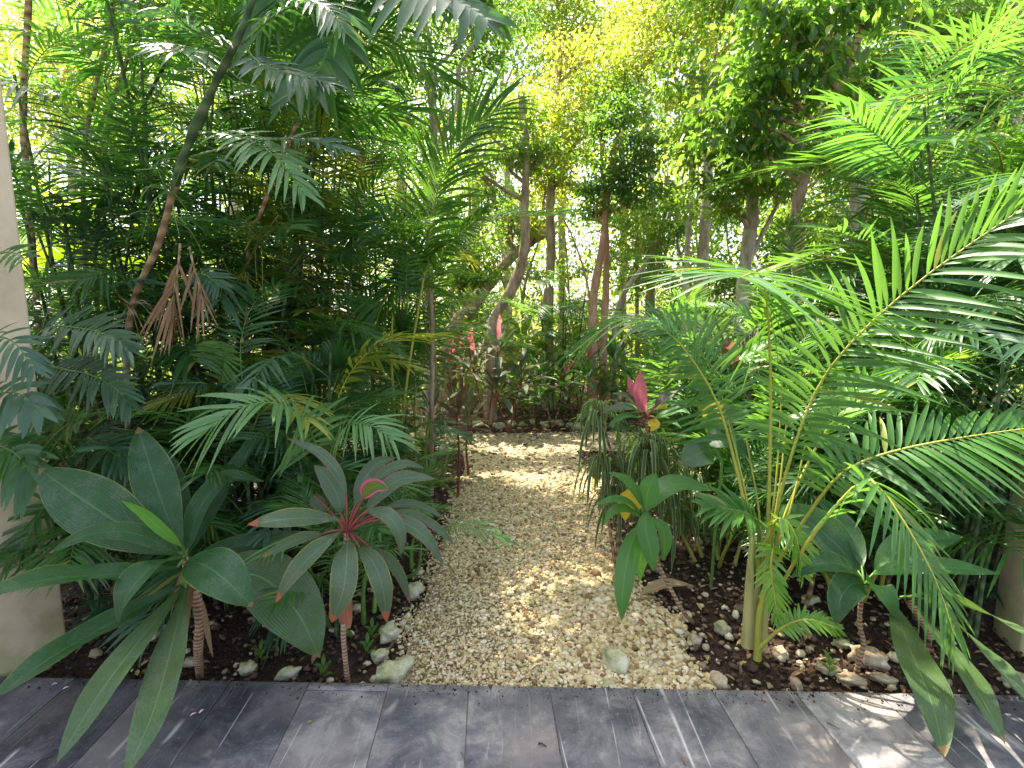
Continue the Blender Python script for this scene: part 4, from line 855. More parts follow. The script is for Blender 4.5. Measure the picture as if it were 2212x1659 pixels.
# hero fronds on the left mass: each belongs to a slender palm of its own
def palm_with(name, label, bx, d, top, fr, cm=M_cane, r0=.012, cat="palm"):
    bs = base(bx, d); r = thing(name, label, cat, bs)
    mb = MB(); tp = P(*top); tube(mb, [bs, (bs + tp) / 2 + np.array([.03, .02, 0]), tp], r0, r0 * .6, sides=7, k=14); mb.build("cane", cm, r)
    for F, pts, n_, Lp, Wp, mat, rm, U, kw in fr: hfrond(r, F, pts, n_, Lp, Wp, mat, rm, U, **kw)
    return r
palm_with("parlour_palm", "palm with one pale green arching frond above the red cordyline", 700, 2.35, (700, 1000, 2.35), [
    (ID, [(700, 1000, 2.35), (655, 905, 2.25), (600, 872, 2.15), (520, 880, 2.05), (440, 935, 1.98)], 26, 150, 10.2, M_pale, M_gstem, (0, -.5, .85), dict(start=.12, droop=.38, a0=80, a1=22, k=8)),
    (ID, [(705, 1000, 2.35), (740, 930, 2.3), (790, 915, 2.25), (850, 950, 2.2)], 22, 110, 6.8, M_pale, M_gstem, (0, -.4, .9), dict(start=.15, droop=.5, k=7))])
palm_with("parlour_palm", "dark blue-green palm with three stacked drooping fronds near the wall", 150, 2.35, (140, 800, 2.35), [
    (ML, [(150, 640, 2.3), (300, 480, 2.25), (520, 480, 2.18), (700, 530, 2.1), (830, 620, 2.05)], 24, 105, 9.5, M_palmblue, M_gstem, (.1, -.7, .7), dict(start=.2, droop=.25, a0=60, a1=15, k=6)),
    (ML, [(250, 700, 2.3), (400, 740, 2.22), (560, 770, 2.15), (720, 850, 2.1), (830, 960, 2.05)], 24, 100, 9.5, M_palmblue, M_gstem, (.1, -.7, .7), dict(start=.2, droop=.25, a0=60, a1=15, k=6)),
    (ML, [(560, 1180, 2.2), (650, 1230, 2.12), (760, 1300, 2.08), (860, 1360, 2.05)], 20, 80, 8.2, M_palmblue, M_gstem, (0, -.6, .8), dict(start=.1, droop=.3, k=6)),
    (ML, [(100, 1150, 2.2), (240, 1150, 2.12), (380, 1120, 2.08), (540, 1060, 2.0)], 20, 80, 10.9, M_palm, M_gstem, (0, -.8, .6), dict(start=.1, droop=.2, k=6))])
palm_with("parlour_palm", "palm showing one round comb-like frond in the dark centre left", 470, 2.75, (478, 850, 2.75), [
    (ML, [(1400, 830, 2.7), (1420, 740, 2.65), (1425, 650, 2.6), (1400, 560, 2.55)], 18, 74, 9, M_pale, M_gstem, (.1, -.9, .4), dict(start=.08, droop=.25, a0=85, a1=55, k=7)),
    (ML, [(1400, 870, 2.7), (1300, 830, 2.6), (1150, 830, 2.55), (1000, 850, 2.5)], 18, 50, 6.8, M_palmblue, M_gstem, (0, -.4, .9), dict(start=.05, droop=.4, k=6)),
    (ML, [(1420, 860, 2.7), (1450, 830, 2.6), (1500, 850, 2.55)], 10, 36, 8, M_palmblue, M_gstem, (0, -.4, .9), dict(start=.05, droop=.4, k=6)),
    (ML, [(1180, 250, 2.75), (1250, 140, 2.7), (1330, 150, 2.65), (1400, 210, 2.6)], 18, 70, 6.8, M_palmblue, M_gstem, (0, -.5, .8), dict(start=.05, droop=.4, k=6))])
palm_with("parlour_palm", "dark palm whose broad fronds overlap the cream wall at the left edge", -420, 1.95, (-200, 900, 1.95), [
    (ID, [(-60, 930, 1.95), (-20, 860, 1.9), (40, 850, 1.85), (90, 890, 1.8)], 14, 95, 20, M_palmblue, M_gstem, (0, -.6, .8), dict(start=.1, droop=.5, k=7)),
    (ID, [(-60, 780, 1.95), (-20, 730, 1.9), (30, 740, 1.85), (75, 800, 1.82)], 14, 85, 10.9, M_palmblue, M_gstem, (0, -.6, .8), dict(start=.1, droop=.4, k=7)),
    (ID, [(-60, 960, 1.98), (-10, 960, 1.93), (40, 985, 1.9), (78, 1040, 1.86)], 14, 95, 18, M_palm, M_gstem, (0, -.7, .7), dict(start=.1, droop=.5, k=7)),
    (ID, [(-60, 620, 1.95), (-20, 560, 1.9), (20, 545, 1.86), (60, 560, 1.8)], 12, 75, 9.5, M_palm, M_gstem, (0, -.6, .8), dict(start=.1, droop=.3, k=7)),
    (ID, [(150, 1120, 2.2), (110, 1085, 2.15), (80, 1120, 2.1), (45, 1190, 2.05)], 18, 90, 8.8, M_palm, M_gstem, (0, -.9, .4), dict(start=.1, droop=.15, k=7))])
# leaning bare cane with green swollen nodes, upper left
bs = base(255, 3.0); r = thing("leaning_palm", "palm with a bare leaning ringed cane and grey-green upper stem, upper left", "palm", bs)
mb = MB(); pts = [bs, P(275, 745, 2.75), P(345, 520, 2.5), P(378, 400, 2.4)]; tube(mb, pts, .016, .015, sides=9, k=40, wob=.05); mb.build("cane", M_caneb, r)
mb = MB(); pts = [P(378, 400, 2.4), P(400, 330, 2.36), P(425, 270, 2.34), P(470, 170, 2.3), P(520, 70, 2.28), P(560, -40, 2.26)]
tube(mb, pts, .02, .014, sides=9, k=30, rad=[.016, .021, .015, .024, .021, .014, .016, .014, .013, .012, .01]); mb.build("crownshaft", M_cane, r)
hfrond(r, TL, [(1230, 840, 2.35), (1400, 850, 2.3), (1600, 900, 2.2), (1780, 1020, 2.1), (1950, 1250, 2.05)], 22, 90, 8.8, M_pale, M_gstem, (.1, -.5, .85), start=.2, droop=.35, k=7)
hfrond(r, TL, [(1220, 1000, 2.35), (1500, 930, 2.3), (1750, 890, 2.2), (2000, 900, 2.15), (2200, 960, 2.1)], 22, 80, 9.5, M_palmblue, M_gstem, (.0, -.4, .9), start=.3, droop=.3, k=7)
hfrond(r, TL, [(1540, 280, 2.3), (1750, 100, 2.25), (1950, 20, 2.2), (2100, 60, 2.15), (2200, 200, 2.1)], 26, 100, 8.2, M_palm, M_gstem, (.1, -.5, .85), start=.15, droop=.5, k=7)
hfrond(r, TL, [(1500, 330, 2.3), (1350, 250, 2.2), (1200, 170, 2.1), (1100, 60, 2.0)], 18, 110, 9.5, M_palmblue, M_gstem, (-.1, -.5, .85), start=.15, droop=.5, k=7)
hfrond(r, TL, [(1550, 270, 2.3), (1650, 400, 2.25), (1850, 470, 2.2), (2100, 530, 2.15)], 20, 90, 10.2, M_palmblue, M_gstem, (0, -.5, .85), start=.2, droop=.45, k=7)
def spray(root, c, n_, L, mat, name="flower_spray"):
    mb = MB(); c = np.array(c)
    for i in range(n_):
        d = nrm(rng.normal(size=3) + np.array([.2, -.2, .2])); q = [c, c + d * L * .5, c + d * L * .9 + np.array([0, 0, -L * rng.uniform(0, .5)]) + rng.normal(size=3) * L * .2]
        tube(mb, q, .0028, .0018, sides=4, k=8)
    mb.build(name, mat, root)
spray(r, P(372, 410, 2.38), 9, .2, M_gstem); spray(r, P(395, 290, 2.33), 9, .14, M_gstem); spray(r, P(445, 150, 2.3), 8, .14, M_gstem); spray(r, P(355, 470, 2.45), 8, .2, M_gstem); spray(r, P(285, 660, 2.6), 10, .14, M_caneb)
hfrond(r, ML, [(1150, -60, 2.45), (1135, 100, 2.4), (1110, 260, 2.38), (1120, 420, 2.36)], 9, 110, 7, M_brown, M_caneb, (0, -.9, .3), name="dead_frond", label="dry brown frond hanging straight down", start=.25, droop=.5, a0=25, a1=12, k=7, jit=.5)
hfrond(r, ML, [(1210, -40, 2.45), (1240, 100, 2.4), (1280, 240, 2.38), (1300, 330, 2.36)], 6, 90, 6, M_brown, M_caneb, (0, -.9, .3), name="dead_frond", label="dry brown frond hanging straight down", start=.25, droop=.5, a0=25, a1=12, k=7, jit=.5)
# other leaning canes at upper left, crowns out of view
for bx, d, pts, rr, m, lab in [
    (85, 3.3, [(78, 640, 3.3), (62, 420, 3.3), (50, 250, 3.3), (62, 0, 3.3), (66, -160, 3.3)], .022, M_caneb, "fibrous brown palm trunk right beside the cream wall, upper left"),
    (190, 3.7, [(185, 560, 3.7), (182, 330, 3.7), (205, 200, 3.7), (240, 40, 3.7), (260, -80, 3.7)], .018, M_caneb, "thin brown palm trunk, middle one of three before the bright banana leaves"),
    (200, 4.0, [(225, 420, 4.0), (235, 260, 4.0), (280, 110, 4.0), (320, -60, 4.0)], .018, M_caneb, "thin brown palm trunk, right one of three before the bright banana leaves"),
    (240, 3.6, [(205, 560, 3.6), (280, 300, 3.6), (330, 190, 3.6), (400, 60, 3.6)], .014, M_cane, "slim grey-green cane crossing behind the leaning palm"),
    (500, 3.4, [(535, 560, 3.3), (560, 470, 3.2), (610, 340, 3.1), (670, 200, 3.1)], .014, M_caneb, "pale brown cane with yellow flower sprays in the left mass"),
]:
    bs = base(bx, d); r = thing("palm_trunk", lab, "palm", bs); q = [bs] + [P(*p) for p in pts]
    mb = MB(); tube(mb, q, rr, rr * .7, sides=8, k=36, wob=.12); mb.build("trunk", m, r)
    g = np.random.default_rng(int(bx))
    for i in range(9): put(FR['cham'][i % 4], r, q[-1] - np.array([0, 0, .04 * i]), i * 2.4, R(g.uniform(0, 60)), 0, 1.2)
    if bx == 500: spray(r, P(560, 520, 3.2), 26, .2, M_ystem); spray(r, P(520, 600, 3.2), 22, .18, M_ystem)
# fronds hanging into view from a palm outside the frame, top centre
bs = base(600, 3.9); r = thing("overhanging_palm", "palm whose broad drooping fronds hang in at the top edge left of centre", "palm", bs)
mb = MB(); tube(mb, [bs, P(640, 500, 3.9), P(740, 60, 3.5), P(800, -240, 3.3)], .022, .018, sides=9, k=24, wob=.05); mb.build("trunk", M_cane, r)
hfrond(r, TC, [(100, -640, 3.2), (300, -240, 2.9), (500, -60, 2.6), (780, 20, 2.4), (960, 130, 2.3)], 22, 110, 22, M_palm, M_gstem, (0, -.5, .85), start=.3, droop=.7, a0=80, a1=50, k=8)
hfrond(r, ID, [(790, -150, 3.3), (700, -110, 3.0), (620, -30, 2.8), (560, 70, 2.7)], 22, 120, 18, M_palm, M_gstem, (0, -.5, .85), start=.2, droop=.6, k=7)
hfrond(r, TL, [(2350, -300, 3.2), (2150, 150, 2.9), (2050, 420, 2.7), (1900, 560, 2.5)], 22, 120, 20, M_palm, M_gstem, (0, -.5, .85), start=.2, droop=.6, k=7)
# upright areca frond centre-left
bs = base(925, 4.4); r = thing("areca_palm", "areca palm with a tall feather-like frond rising left of the path's end", "palm", bs)
mb = MB(); tube(mb, [bs, P(934, 760, 4.3), P(930, 620, 4.2)], .024, .018, sides=10, k=24, wob=.12); mb.build("trunk", M_bark, r)
for q, n_, Lp in [([(930, 620, 4.2), (925, 520, 4.1), (950, 400, 4.0), (1000, 300, 3.9), (1085, 225, 3.8)], 46, 175), ([(930, 620, 4.2), (960, 540, 4.1), (1000, 500, 4.0), (1050, 455, 3.9)], 26, 60),
                  ([(925, 620, 4.2), (900, 560, 4.2), (860, 500, 4.1), (800, 480, 4.0), (740, 520, 3.9)], 34, 110), ([(932, 640, 4.2), (870, 600, 4.0), (830, 650, 3.9), (800, 740, 3.8)], 30, 90)]:
    hfrond(r, ID, q, n_, Lp * 1.1, 6.5, M_areca, M_ystem, (-.5, -.8, .3), start=.12, droop=.3, lift=.2, a0=55, a1=20, k=7)
# yellow-green stems left of centre
bs = base(865, 3.9); r = thing("yellow_stem_palm", "palm with two smooth yellow-green stems left of the path's far end", "palm", bs)
for q in [[(865, 960, 3.9), (872, 880, 3.9), (885, 780, 3.9), (900, 690, 3.9), (915, 600, 3.8)], [(855, 950, 3.95), (850, 860, 3.95), (845, 760, 3.9), (850, 640, 3.9)]]:
    mb = MB(); tube(mb, [base(q[0][0], q[0][2])] + [P(*p) for p in q], .016, .008, sides=7, k=20); mb.build("stem", M_ystem, r)
for i in range(8): put(FR['arecas'][i % 3], r, P(880, 680, 3.9), i * 2.4 + .4, R(30 + 5 * i), 0, .8)

# fan palms
def fan(mb, c, axis, Nn, rad, n=26, W=.03, arc=R(260)):
    axis = nrm(axis); S = nrm(np.cross(axis, Nn))
    for i in range(n):
        a = (i / (n - 1) - .5) * arc; d = axis * math.cos(a) + S * math.sin(a); l = rad * (1 - .25 * abs(a) / arc * 2)
        blade(mb, [c, c + d * l * .5, c + d * l * .85 + np.array([0, 0, -.04 * rad]), c + d * l + np.array([0, 0, -.2 * rad])], W, Nn, fold=.6, a=.7, b=.6, k=6, cols=3)
for bx, d, fans, lab in [
    (800, 4.7, [(800, 690, 4.6, -.6, .45), (870, 720, 4.5, .5, .4), (760, 760, 4.5, -.9, .38), (840, 800, 4.4, .3, .36)], "fan palm with round pleated leaves left of the path's far end"),
    (1620, 5.2, [(1620, 800, 5.2, -.3, .4), (1570, 830, 5.1, -.7, .4), (1680, 820, 5.1, .6, .4)], "fan palm behind the sunlit areca fronds at right"),
    (700, 3.3, [(735, 800, 3.2, .3, .3), (680, 830, 3.2, -.4, .3)], "dark fan palm in shade above the pale arching frond"),
]:
    bs = base(bx, d); r = thing("fan_palm", lab, "palm", bs)
    for fx, fy, fd, ax, rad in fans:
        c = P(fx, fy, fd); mb = MB(); tube(mb, [bs, (bs + c) / 2 + np.array([0, 0, .1]), c], .009, .006, sides=5, k=10)
        mb.build("petiole", M_gstem, r); mb = MB(); fan(mb, c, np.array([ax, -.3, .55]), np.array([.1, -.8, .5]), rad); mb.build("fan_leaf", M_areca if bx > 750 else M_palm, r)

# ------------------------------------------------------------------ mid-ground broad-leaved plants
def rosette(name, label, bx, d, H, n_, L, W, mat, topmat=None, ntop=1, stemmat=None, group=None, nheads=1, up=.9, mat2=None, spread=.18, cat="plant", foliage=None):
    bs = base(bx, d); r = thing(name, label, cat, bs, group); g = np.random.default_rng(int(bx * 7 + d * 100))
    merge = d > 5.6
    for h in range(nheads):
        a = h * 2.4 + g.uniform(0, 1); tp = bs + np.array([math.cos(a) * spread * (nheads > 1), math.sin(a) * spread * (nheads > 1), H * (1 - .22 * h)])
        mb = MB(); tube(mb, [bs, (bs + tp) / 2 + g.uniform(-.03, .03, 3), tp], .013, .009, sides=7, k=10, wob=.1); mb.build("stem", stemmat or M_caneb, r)
        big = MB()
        for i in range(n_):
            t = i / n_; az = i * 2.4 + g.uniform(-.3, .3); el = .05 + (up + .35) * t ** 1.2 + g.uniform(-.15, .15)
            dv = np.array([math.cos(az) * math.cos(el), math.sin(az) * math.cos(el), math.sin(el)])
            st = tp + np.array([0, 0, -.12 + .14 * t]); l_ = L * g.uniform(.75, 1.1); dr = np.array([0, 0, -1]) * l_ * g.uniform(.1, .42) * math.cos(el)
            q = [st + dv * l_ * .18, st + dv * l_ * .5 + dr * .1, st + dv * l_ * .8 + dr * .5, st + dv * l_ * 1.05 + dr * 1.15]
            top = topmat is not None and i >= n_ - ntop
            mb = big if (merge and not top) else MB()
            tube(mb, [st - dv * .01, q[0] + (q[1] - q[0]) * .05], .004, .003, sides=4, k=3, mi=1)
            hv = np.array([dv[0], dv[1], 0]); Nv = nrm(-hv * math.sin(el) + np.array([0, 0, max(.3, math.cos(el))]))
            blade(mb, q, W * (.65 if top else 1) * g.uniform(.8, 1.1), Nv, fold=g.uniform(.2, .5), k=10, cols=5, wave=.03)
            m = topmat if top else (mat2 if (mat2 and g.random() < .35) else mat)
            if mb is not big: mb.build("leaf", [m, stemmat or M_gstem], r)
        if big.n: big.build("foliage", [mat, stemmat or M_gstem], r)
    return r
ros = [
 # left of path
 (985, 4.3, .75, 14, .42, .085, M_midred, None, "bronze-leaved cordyline leaning over the left edge of the path"),
 (1010, 5.0, .55, 12, .36, .075, M_red, None, "small dark cordyline right behind the bronze one at the path's left edge"),
 (930, 4.9, .7, 14, .4, .09, M_red, M_pinkfar, "dark cordyline left of the path with a faint pink tip, before the slender trunk"),
 (790, 3.3, .45, 12, .34, .1, M_big, None, "dark broad-leaved plant in the shade behind the red cordyline"),
 (640, 2.8, .45, 10, .36, .1, M_red, None, "dull purple-green cordyline between the big-leaf plant and the red cordyline"),
 (845, 5.6, .95, 12, .4, .08, M_midred, M_pinkfar, "thin cordyline with small pink top standing left of the yellow stems"),
 (985, 7.6, 1.1, 14, .5, .09, M_midred, M_pinkfar, "tall cordyline with two upright pink leaves left of the curved trunk"),
 (1050, 7.1, 1.15, 16, .6, .1, M_red, M_pinkfar, "dark cordyline with pink spear directly at the curved trunk's foot"),
 (1100, 6.9, .75, 14, .6, .11, M_red, None, "low dark cordyline spreading right of the curved trunk's foot"),
 (1150, 7.8, .75, 14, .5, .12, M_mid, None, "bright green cordyline beyond the cross path, right of the curved trunk"),
 (1195, 7.3, .6, 14, .4, .1, M_mid, None, "green cordyline in front of the feathery palm beyond the cross path"),
 (1245, 7.4, .95, 12, .36, .07, M_midred, None, "slim bronze cordyline beyond the cross path, centre right"),
 (1300, 6.7, 1.05, 18, .42, .1, M_big, None, "dark green cordyline rosette at the foot of the red-brown trunks"),
 (1340, 7.6, .8, 14, .4, .1, M_mid, None, "green cordyline behind the dark rosette at the red-brown trunks"),
 (1060, 9.5, 1.5, 14, .7, .16, M_mid, M_lime, "tall broad-leaved ginger glowing behind the curved trunk"),
 (1110, 10.2, 1.2, 14, .7, .16, M_mid, M_lime, "broad-leaved ginger further back, right of the curved trunk"),
 (1180, 10.5, 1.0, 14, .6, .14, M_mid, None, "low ginger clump far behind the feathery palms"),
 (900, 8.5, .9, 14, .5, .1, M_midred, M_pinkfar, "bronze cordyline behind the leaning dark trunk's foot"),
 (760, 7.2, .9, 14, .5, .1, M_mid, None, "green broad-leaved plant across the cross path at left"),
 (1390, 7.4, .8, 14, .5, .11, M_mid, None, "leafy cordyline across the cross path, right of the rosette"),
 (1500, 7.6, .9, 14, .5, .11, M_midred, M_pinkfar, "bronze cordyline with pink tip across the cross path at right"),
 (1130, 8.8, 1.0, 14, .55, .12, M_far, None, "broad plant with sunlight put into its leaf colour straight behind the bright green cordyline"),  # yellow leaf material stands in for sunlight on these broad plants
 (1230, 9.2, 1.1, 14, .55, .12, M_far, None, "broad plant with sunlight put into its leaf colour behind the slim bronze cordyline"),
 (1020, 8.6, 1.0, 14, .5, .1, M_mid, None, "green leafy plant between the leaning dark trunk and the curved trunk"),
 (1350, 9.4, 1.1, 14, .55, .12, M_far, None, "broad plant with sunlight put into its leaf colour between red-brown and crooked pale trunks"),
 (870, 6.4, .8, 14, .45, .1, M_mid, None, "green plant on the far edge of the cross path behind the yellow stems"),
 (690, 6.3, .9, 14, .5, .1, M_mid, None, "green plant glimpsed through the left palms across the cross path"),
 # right of path
 (1640, 3.2, .5, 12, .42, .1, M_mid, None, "glossy low cordyline hidden behind the yellow palm stems"),
 (1960, 3.5, .9, 12, .5, .13, M_mid, None, "broad glossy plant catching sun under the right areca fronds"),
 (2120, 3.1, .7, 12, .5, .12, M_big, None, "dark broad-leaved plant between bare canes at the right edge"),
 (1780, 2.6, .38, 12, .36, .09, M_big, None, "dark low plant behind the young cordyline's left leaves"),
 (1620, 4.1, 1.0, 14, .48, .15, M_big, None, "large dark oval-leaved plant behind the palm clump's stems"),
 (1545, 3.4, .72, 10, .44, .15, M_mid, M_yel, "broad-leaved plant with two yellow leaves right of the pink leaves"),
 (1585, 3.9, 1.15, 10, .5, .13, M_midred, M_red, "tall maroon-tinged cordyline rising behind the yellow leaves"),
 (1895, 3.0, .72, 12, .5, .11, M_midred, M_midred, "red-edged cordyline lit by sun behind the lower areca fronds"),
 (1820, 3.5, .9, 12, .5, .14, M_mid, None, "glossy broad-leaved plant sunlit behind the areca's long frond"),
 (1700, 3.0, .4, 12, .36, .09, M_mid, None, "low green plant in the bed between palm clump and cross path"),
 (1960, 2.7, .4, 10, .4, .09, M_mid, None, "low green plant with sun-spotted leaves near the bamboo canes"),
 (2080, 4.4, 1.0, 12, .5, .12, M_big, None, "dark broad-leaved plant in deep shade at the right"),
 (1480, 5.6, .85, 14, .42, .09, M_mid, None, "green cordyline at the near side of the cross path, right"),
 (2010, 7.2, 1.0, 14, .5, .11, M_mid, None, "broad-leaved plant beyond the cross path at far right"),
]
for k_, (bx, d, H, n_, L, W, m, tm, lab) in enumerate(ros):
    rosette("cordyline" if m in (M_red, M_midred) or "cordyline" in lab else "broad_leaf_plant", lab, bx, d, H, n_, L, W, m, tm, stemmat=M_rstem if m in (M_red, M_midred) else None, nheads=2 if d > 6 else 1)
# big round grey-green leaf pair on the right
bs = base(1560, 2.8); cr = P(1560, 1000, 2.75); r = thing("round_leaf_plant", "plant with two rounded grey-green leaves held flat, left of the palm clump stems", "plant", bs)
mb = MB(); tube(mb, [bs, P(1545, 1150, 2.78), cr], .01, .008, sides=7, k=10); mb.build("stem", M_gstem, r)
for pts, wd, m in [([(1540, 985, 2.72), (1520, 975, 2.66), (1490, 990, 2.62), (1468, 1000, 2.6)], 60, M_big), ([(1530, 960, 2.75), (1560, 945, 2.75), (1590, 960, 2.75), (1608, 985, 2.72)], 46, M_big),
                   ([(1530, 935, 2.8), (1550, 905, 2.8), (1590, 895, 2.78), (1622, 888, 2.75)], 40, M_mid), ([(1535, 925, 2.82), (1545, 895, 2.82), (1560, 890, 2.8), (1580, 915, 2.8)], 46, M_yel)]:
    leaf_part(r, cr, ID, pts, wd, m, M_gstem, k=12, fold=.15, a=.8, b=.6, Nv=(0, -.75, .65))
# seedlings in the dark soil
for i, (px, py, lab) in enumerate([(805, 1385, "tiny seedling beside the mossy boulder"), (795, 1420, "tiny seedling in front of the mossy boulder"), (565, 1435, "tiny seedling under the largest olive leaf at left"), (700, 1470, "seedling sprouting at the patio edge left of the thin red stem"),
                        (1790, 1460, "seedling between stones left of the bare ringed stem"), (1640, 1255, "bushy seedling behind the yellow palm stems"), (1800, 1385, "small light seedling left of the bare ringed stem")]):
    g0 = G(px, py); r = thing("seedling", lab, "plant", g0); mb = MB()
    for j in range(7):
        a = j * 2.4; dv = np.array([math.cos(a), math.sin(a), .7 + .1 * j]); st = g0 + np.array([0, 0, .02 + .008 * j]); blade(mb, [st, st + dv * .02, st + dv * .03 + np.array([0, 0, -.004]) + dv * [1, 1, 0] * .01], .018, (0, -.3, 1), k=6, cols=3)
    mb.build("foliage", M_cm, r); mb = MB(); tube(mb, [g0, g0 + np.array([0, 0, .06])], .0018, .001, sides=4); mb.build("stem", M_gstem, r)

# ------------------------------------------------------------------ banana plants glowing behind the left mass
for bx, d, H, n_, lab in [(120, 6.0, 3.0, 9, "banana plant with glowing yellow-green leaves beside the wall at far left"), (300, 6.8, 2.6, 9, "banana plant glowing behind the three thin brown trunks"), (30, 5.2, 1.6, 8, "low banana plant behind the cream wall's edge"),
                          (420, 7.6, 3.6, 8, "tall banana plant behind the leaning palm"), (200, 8.0, 4.2, 8, "highest banana plant at far left, leaves against the sky")]:
    bs = base(bx, d); r = thing("banana_plant", lab, "plant", bs); tp = bs + np.array([0, 0, H * .6]); g = np.random.default_rng(int(bx + H * 10))
    mb = MB(); tube(mb, [bs, tp], .09, .05, sides=10, k=8); mb.build("stem", M_ystem, r)
    for i in range(n_):
        az = i * 2.4 + g.uniform(-.3, .3); el = g.uniform(.35, 1.2); L = g.uniform(1.3, 1.9); dv = np.array([math.cos(az) * math.cos(el), math.sin(az) * math.cos(el), math.sin(el)])
        q = [tp + dv * .25, tp + dv * L * .5, tp + dv * L * .85 - np.array([0, 0, .15 * L]), tp + dv * L * 1.05 - np.array([0, 0, .5 * L])]
        mb = MB(); tube(mb, [tp - [0, 0, .1], q[0]], .025, .018, sides=6, k=4, mi=1); hv = np.array([dv[0], dv[1], 0])
        blade(mb, q, .5, nrm(-hv * math.sin(el) + np.array([0, 0, math.cos(el) + .2])), fold=.3, a=.8, b=.5, k=18, cols=7, wave=.03); mb.build("leaf", [M_ban, M_ystem], r)

# ------------------------------------------------------------------ trees: trunk with limbs, crown of leaf clusters
def tree(name, label, path, radii, blobs, nleaf, size, mat, bark, clus=16, group=None, branches=None, sides=12, asp=.5, sig=.2, cat="tree"):
    """path [(px,py,d)..] of the trunk from the ground up; blobs [(px,py,d,rpx)]"""
    bs = base(path[0][0], path[0][2]); r = thing(name, label, cat, bs, group)
    g = np.random.default_rng(abs(int(path[0][0] * 13 + path[0][2] * 77)) + 1)
    pts = [P(*p) for p in path]; pts[0] = bs - np.array([0, 0, .05]); sp_ = spline(pts, 40)
    mb = MB(); tube(mb, pts, radii[0], radii[1], sides=sides, k=44, wob=.1, rad=[radii[0] * 1.35, radii[0], radii[0] * .9, radii[1] * 1.1, radii[1]])
    for br in (branches or []):
        tube(mb, [P(*p) for p in br[0]], br[1], br[1] * .45, sides=8, k=20, wob=.1)
    cen = []; hd = []
    nb = sum(b[3] ** 2 * b[2] ** 2 for b in blobs)
    for (px, py, d, rp) in blobs:
        c = P(px, py, d); rr = rp / FPX * d; share = rp ** 2 * d ** 2 / nb
        kk = max(3, int(clus * len(blobs) * share)); nl = int(nleaf * share)
        cc = nrm(g.normal(size=(kk, 3))) * (g.random((kk, 1)) ** .45) * np.array([rr, rr, rr * .85]) + c
        # limbs from the nearest point of the trunk's upper part
        up = sp_[16:]; st = up[np.argmin(np.linalg.norm(up - (c - [0, 0, rr * .8]), axis=1))]
        tube(mb, [st, (st + c) / 2 + g.normal(size=3) * rr * .15 - [0, 0, .05], c], radii[1] * .7, radii[1] * .25, sides=6, k=10, wob=.1)
        for q in cc:
            a = (c * .6 + st * .4) + g.normal(size=3) * rr * .1
            tube(mb, [a, (a + q) / 2 + g.normal(size=3) * rr * .12, q], max(.004, radii[1] * .16), .003, sides=4, k=6)
        ix = g.integers(0, kk, nl); sg = g.normal(size=(nl, 3)) * rr * sig * np.array([1.2, 1.2, .6])
        cen.append(cc[ix] + sg); hd.append(nrm(sg + 1e-6) * .8)
    mb.build("trunk", bark, r)
    if cen:
        mb = MB(); leaf_cloud(mb, np.concatenate(cen), np.concatenate(hd), size, asp); mb.build("crown", mat, r)
    return r
tree("curved_tree", "tree with an s-curved rough brown trunk at the end of the path", [(1058, 908, 7.65), (1062, 780, 7.65), (1068, 690, 7.65), (1108, 620, 7.6), (1133, 540, 7.6), (1133, 440, 7.6), (1137, 330, 7.6), (1125, 200, 7.7)], (.085, .05),
     [(1090, 330, 7.6, 70), (1020, 360, 7.3, 60), (1040, 260, 7.6, 60), (1170, 330, 7.8, 60), (1130, 240, 7.9, 60)], 4200, .075, M_cm, M_bark, sides=16,
     branches=[([(1135, 340, 7.6), (1060, 338, 7.5), (1000, 345, 7.5), (950, 320, 7.5)], .05)])
tree("leaning_tree", "tree with a thick dark cracked trunk leaning right, behind the curved tree", [(962, 800, 9.3), (975, 730, 9.3), (1015, 668, 9.3), (1050, 620, 9.4), (1110, 550, 9.6), (1180, 500, 9.8)], (.15, .08),
     [(1000, 520, 9.2, 70), (1040, 590, 9.0, 50), (1110, 480, 9.5, 60), (985, 600, 9, 50)], 4200, .075, M_cm, M_bark, sides=16)
tree("dark_crown_tree", "slender grey trunk left of the path with a dark small-leaved crown", [(930, 890, 6.0), (927, 750, 6.0), (925, 600, 6.0), (930, 450, 6.0), (938, 330, 6.0), (935, 150, 6.1)], (.055, .035),
     [(800, 60, 6.2, 90), (900, 130, 6, 90), (850, 230, 6.3, 80), (980, 230, 6, 70), (1000, 60, 6.3, 90), (910, 330, 6.2, 70), (1080, 20, 6.6, 80), (870, -60, 6, 100), (1050, 150, 6.5, 60)], 8500, .062, M_cd, M_barkg, clus=18,
     branches=[([(938, 330, 6), (985, 230, 5.9), (990, 150, 5.9), (1020, 100, 5.8), (1050, 40, 5.8)], .028), ([(938, 340, 6), (925, 200, 6), (908, 120, 6), (900, 60, 6)], .02)])
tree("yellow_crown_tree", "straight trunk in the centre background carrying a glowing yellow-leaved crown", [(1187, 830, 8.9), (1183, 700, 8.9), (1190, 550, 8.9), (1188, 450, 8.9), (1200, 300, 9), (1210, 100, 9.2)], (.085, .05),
     [(1200, 220, 8.8, 85), (1160, 300, 8.8, 75), (1250, 280, 9, 75), (1230, 360, 9, 60), (1180, 400, 9.2, 60), (1260, 120, 9.3, 80), (1150, 480, 9.5, 50)], 7200, .085, M_cy, M_bark, clus=18)
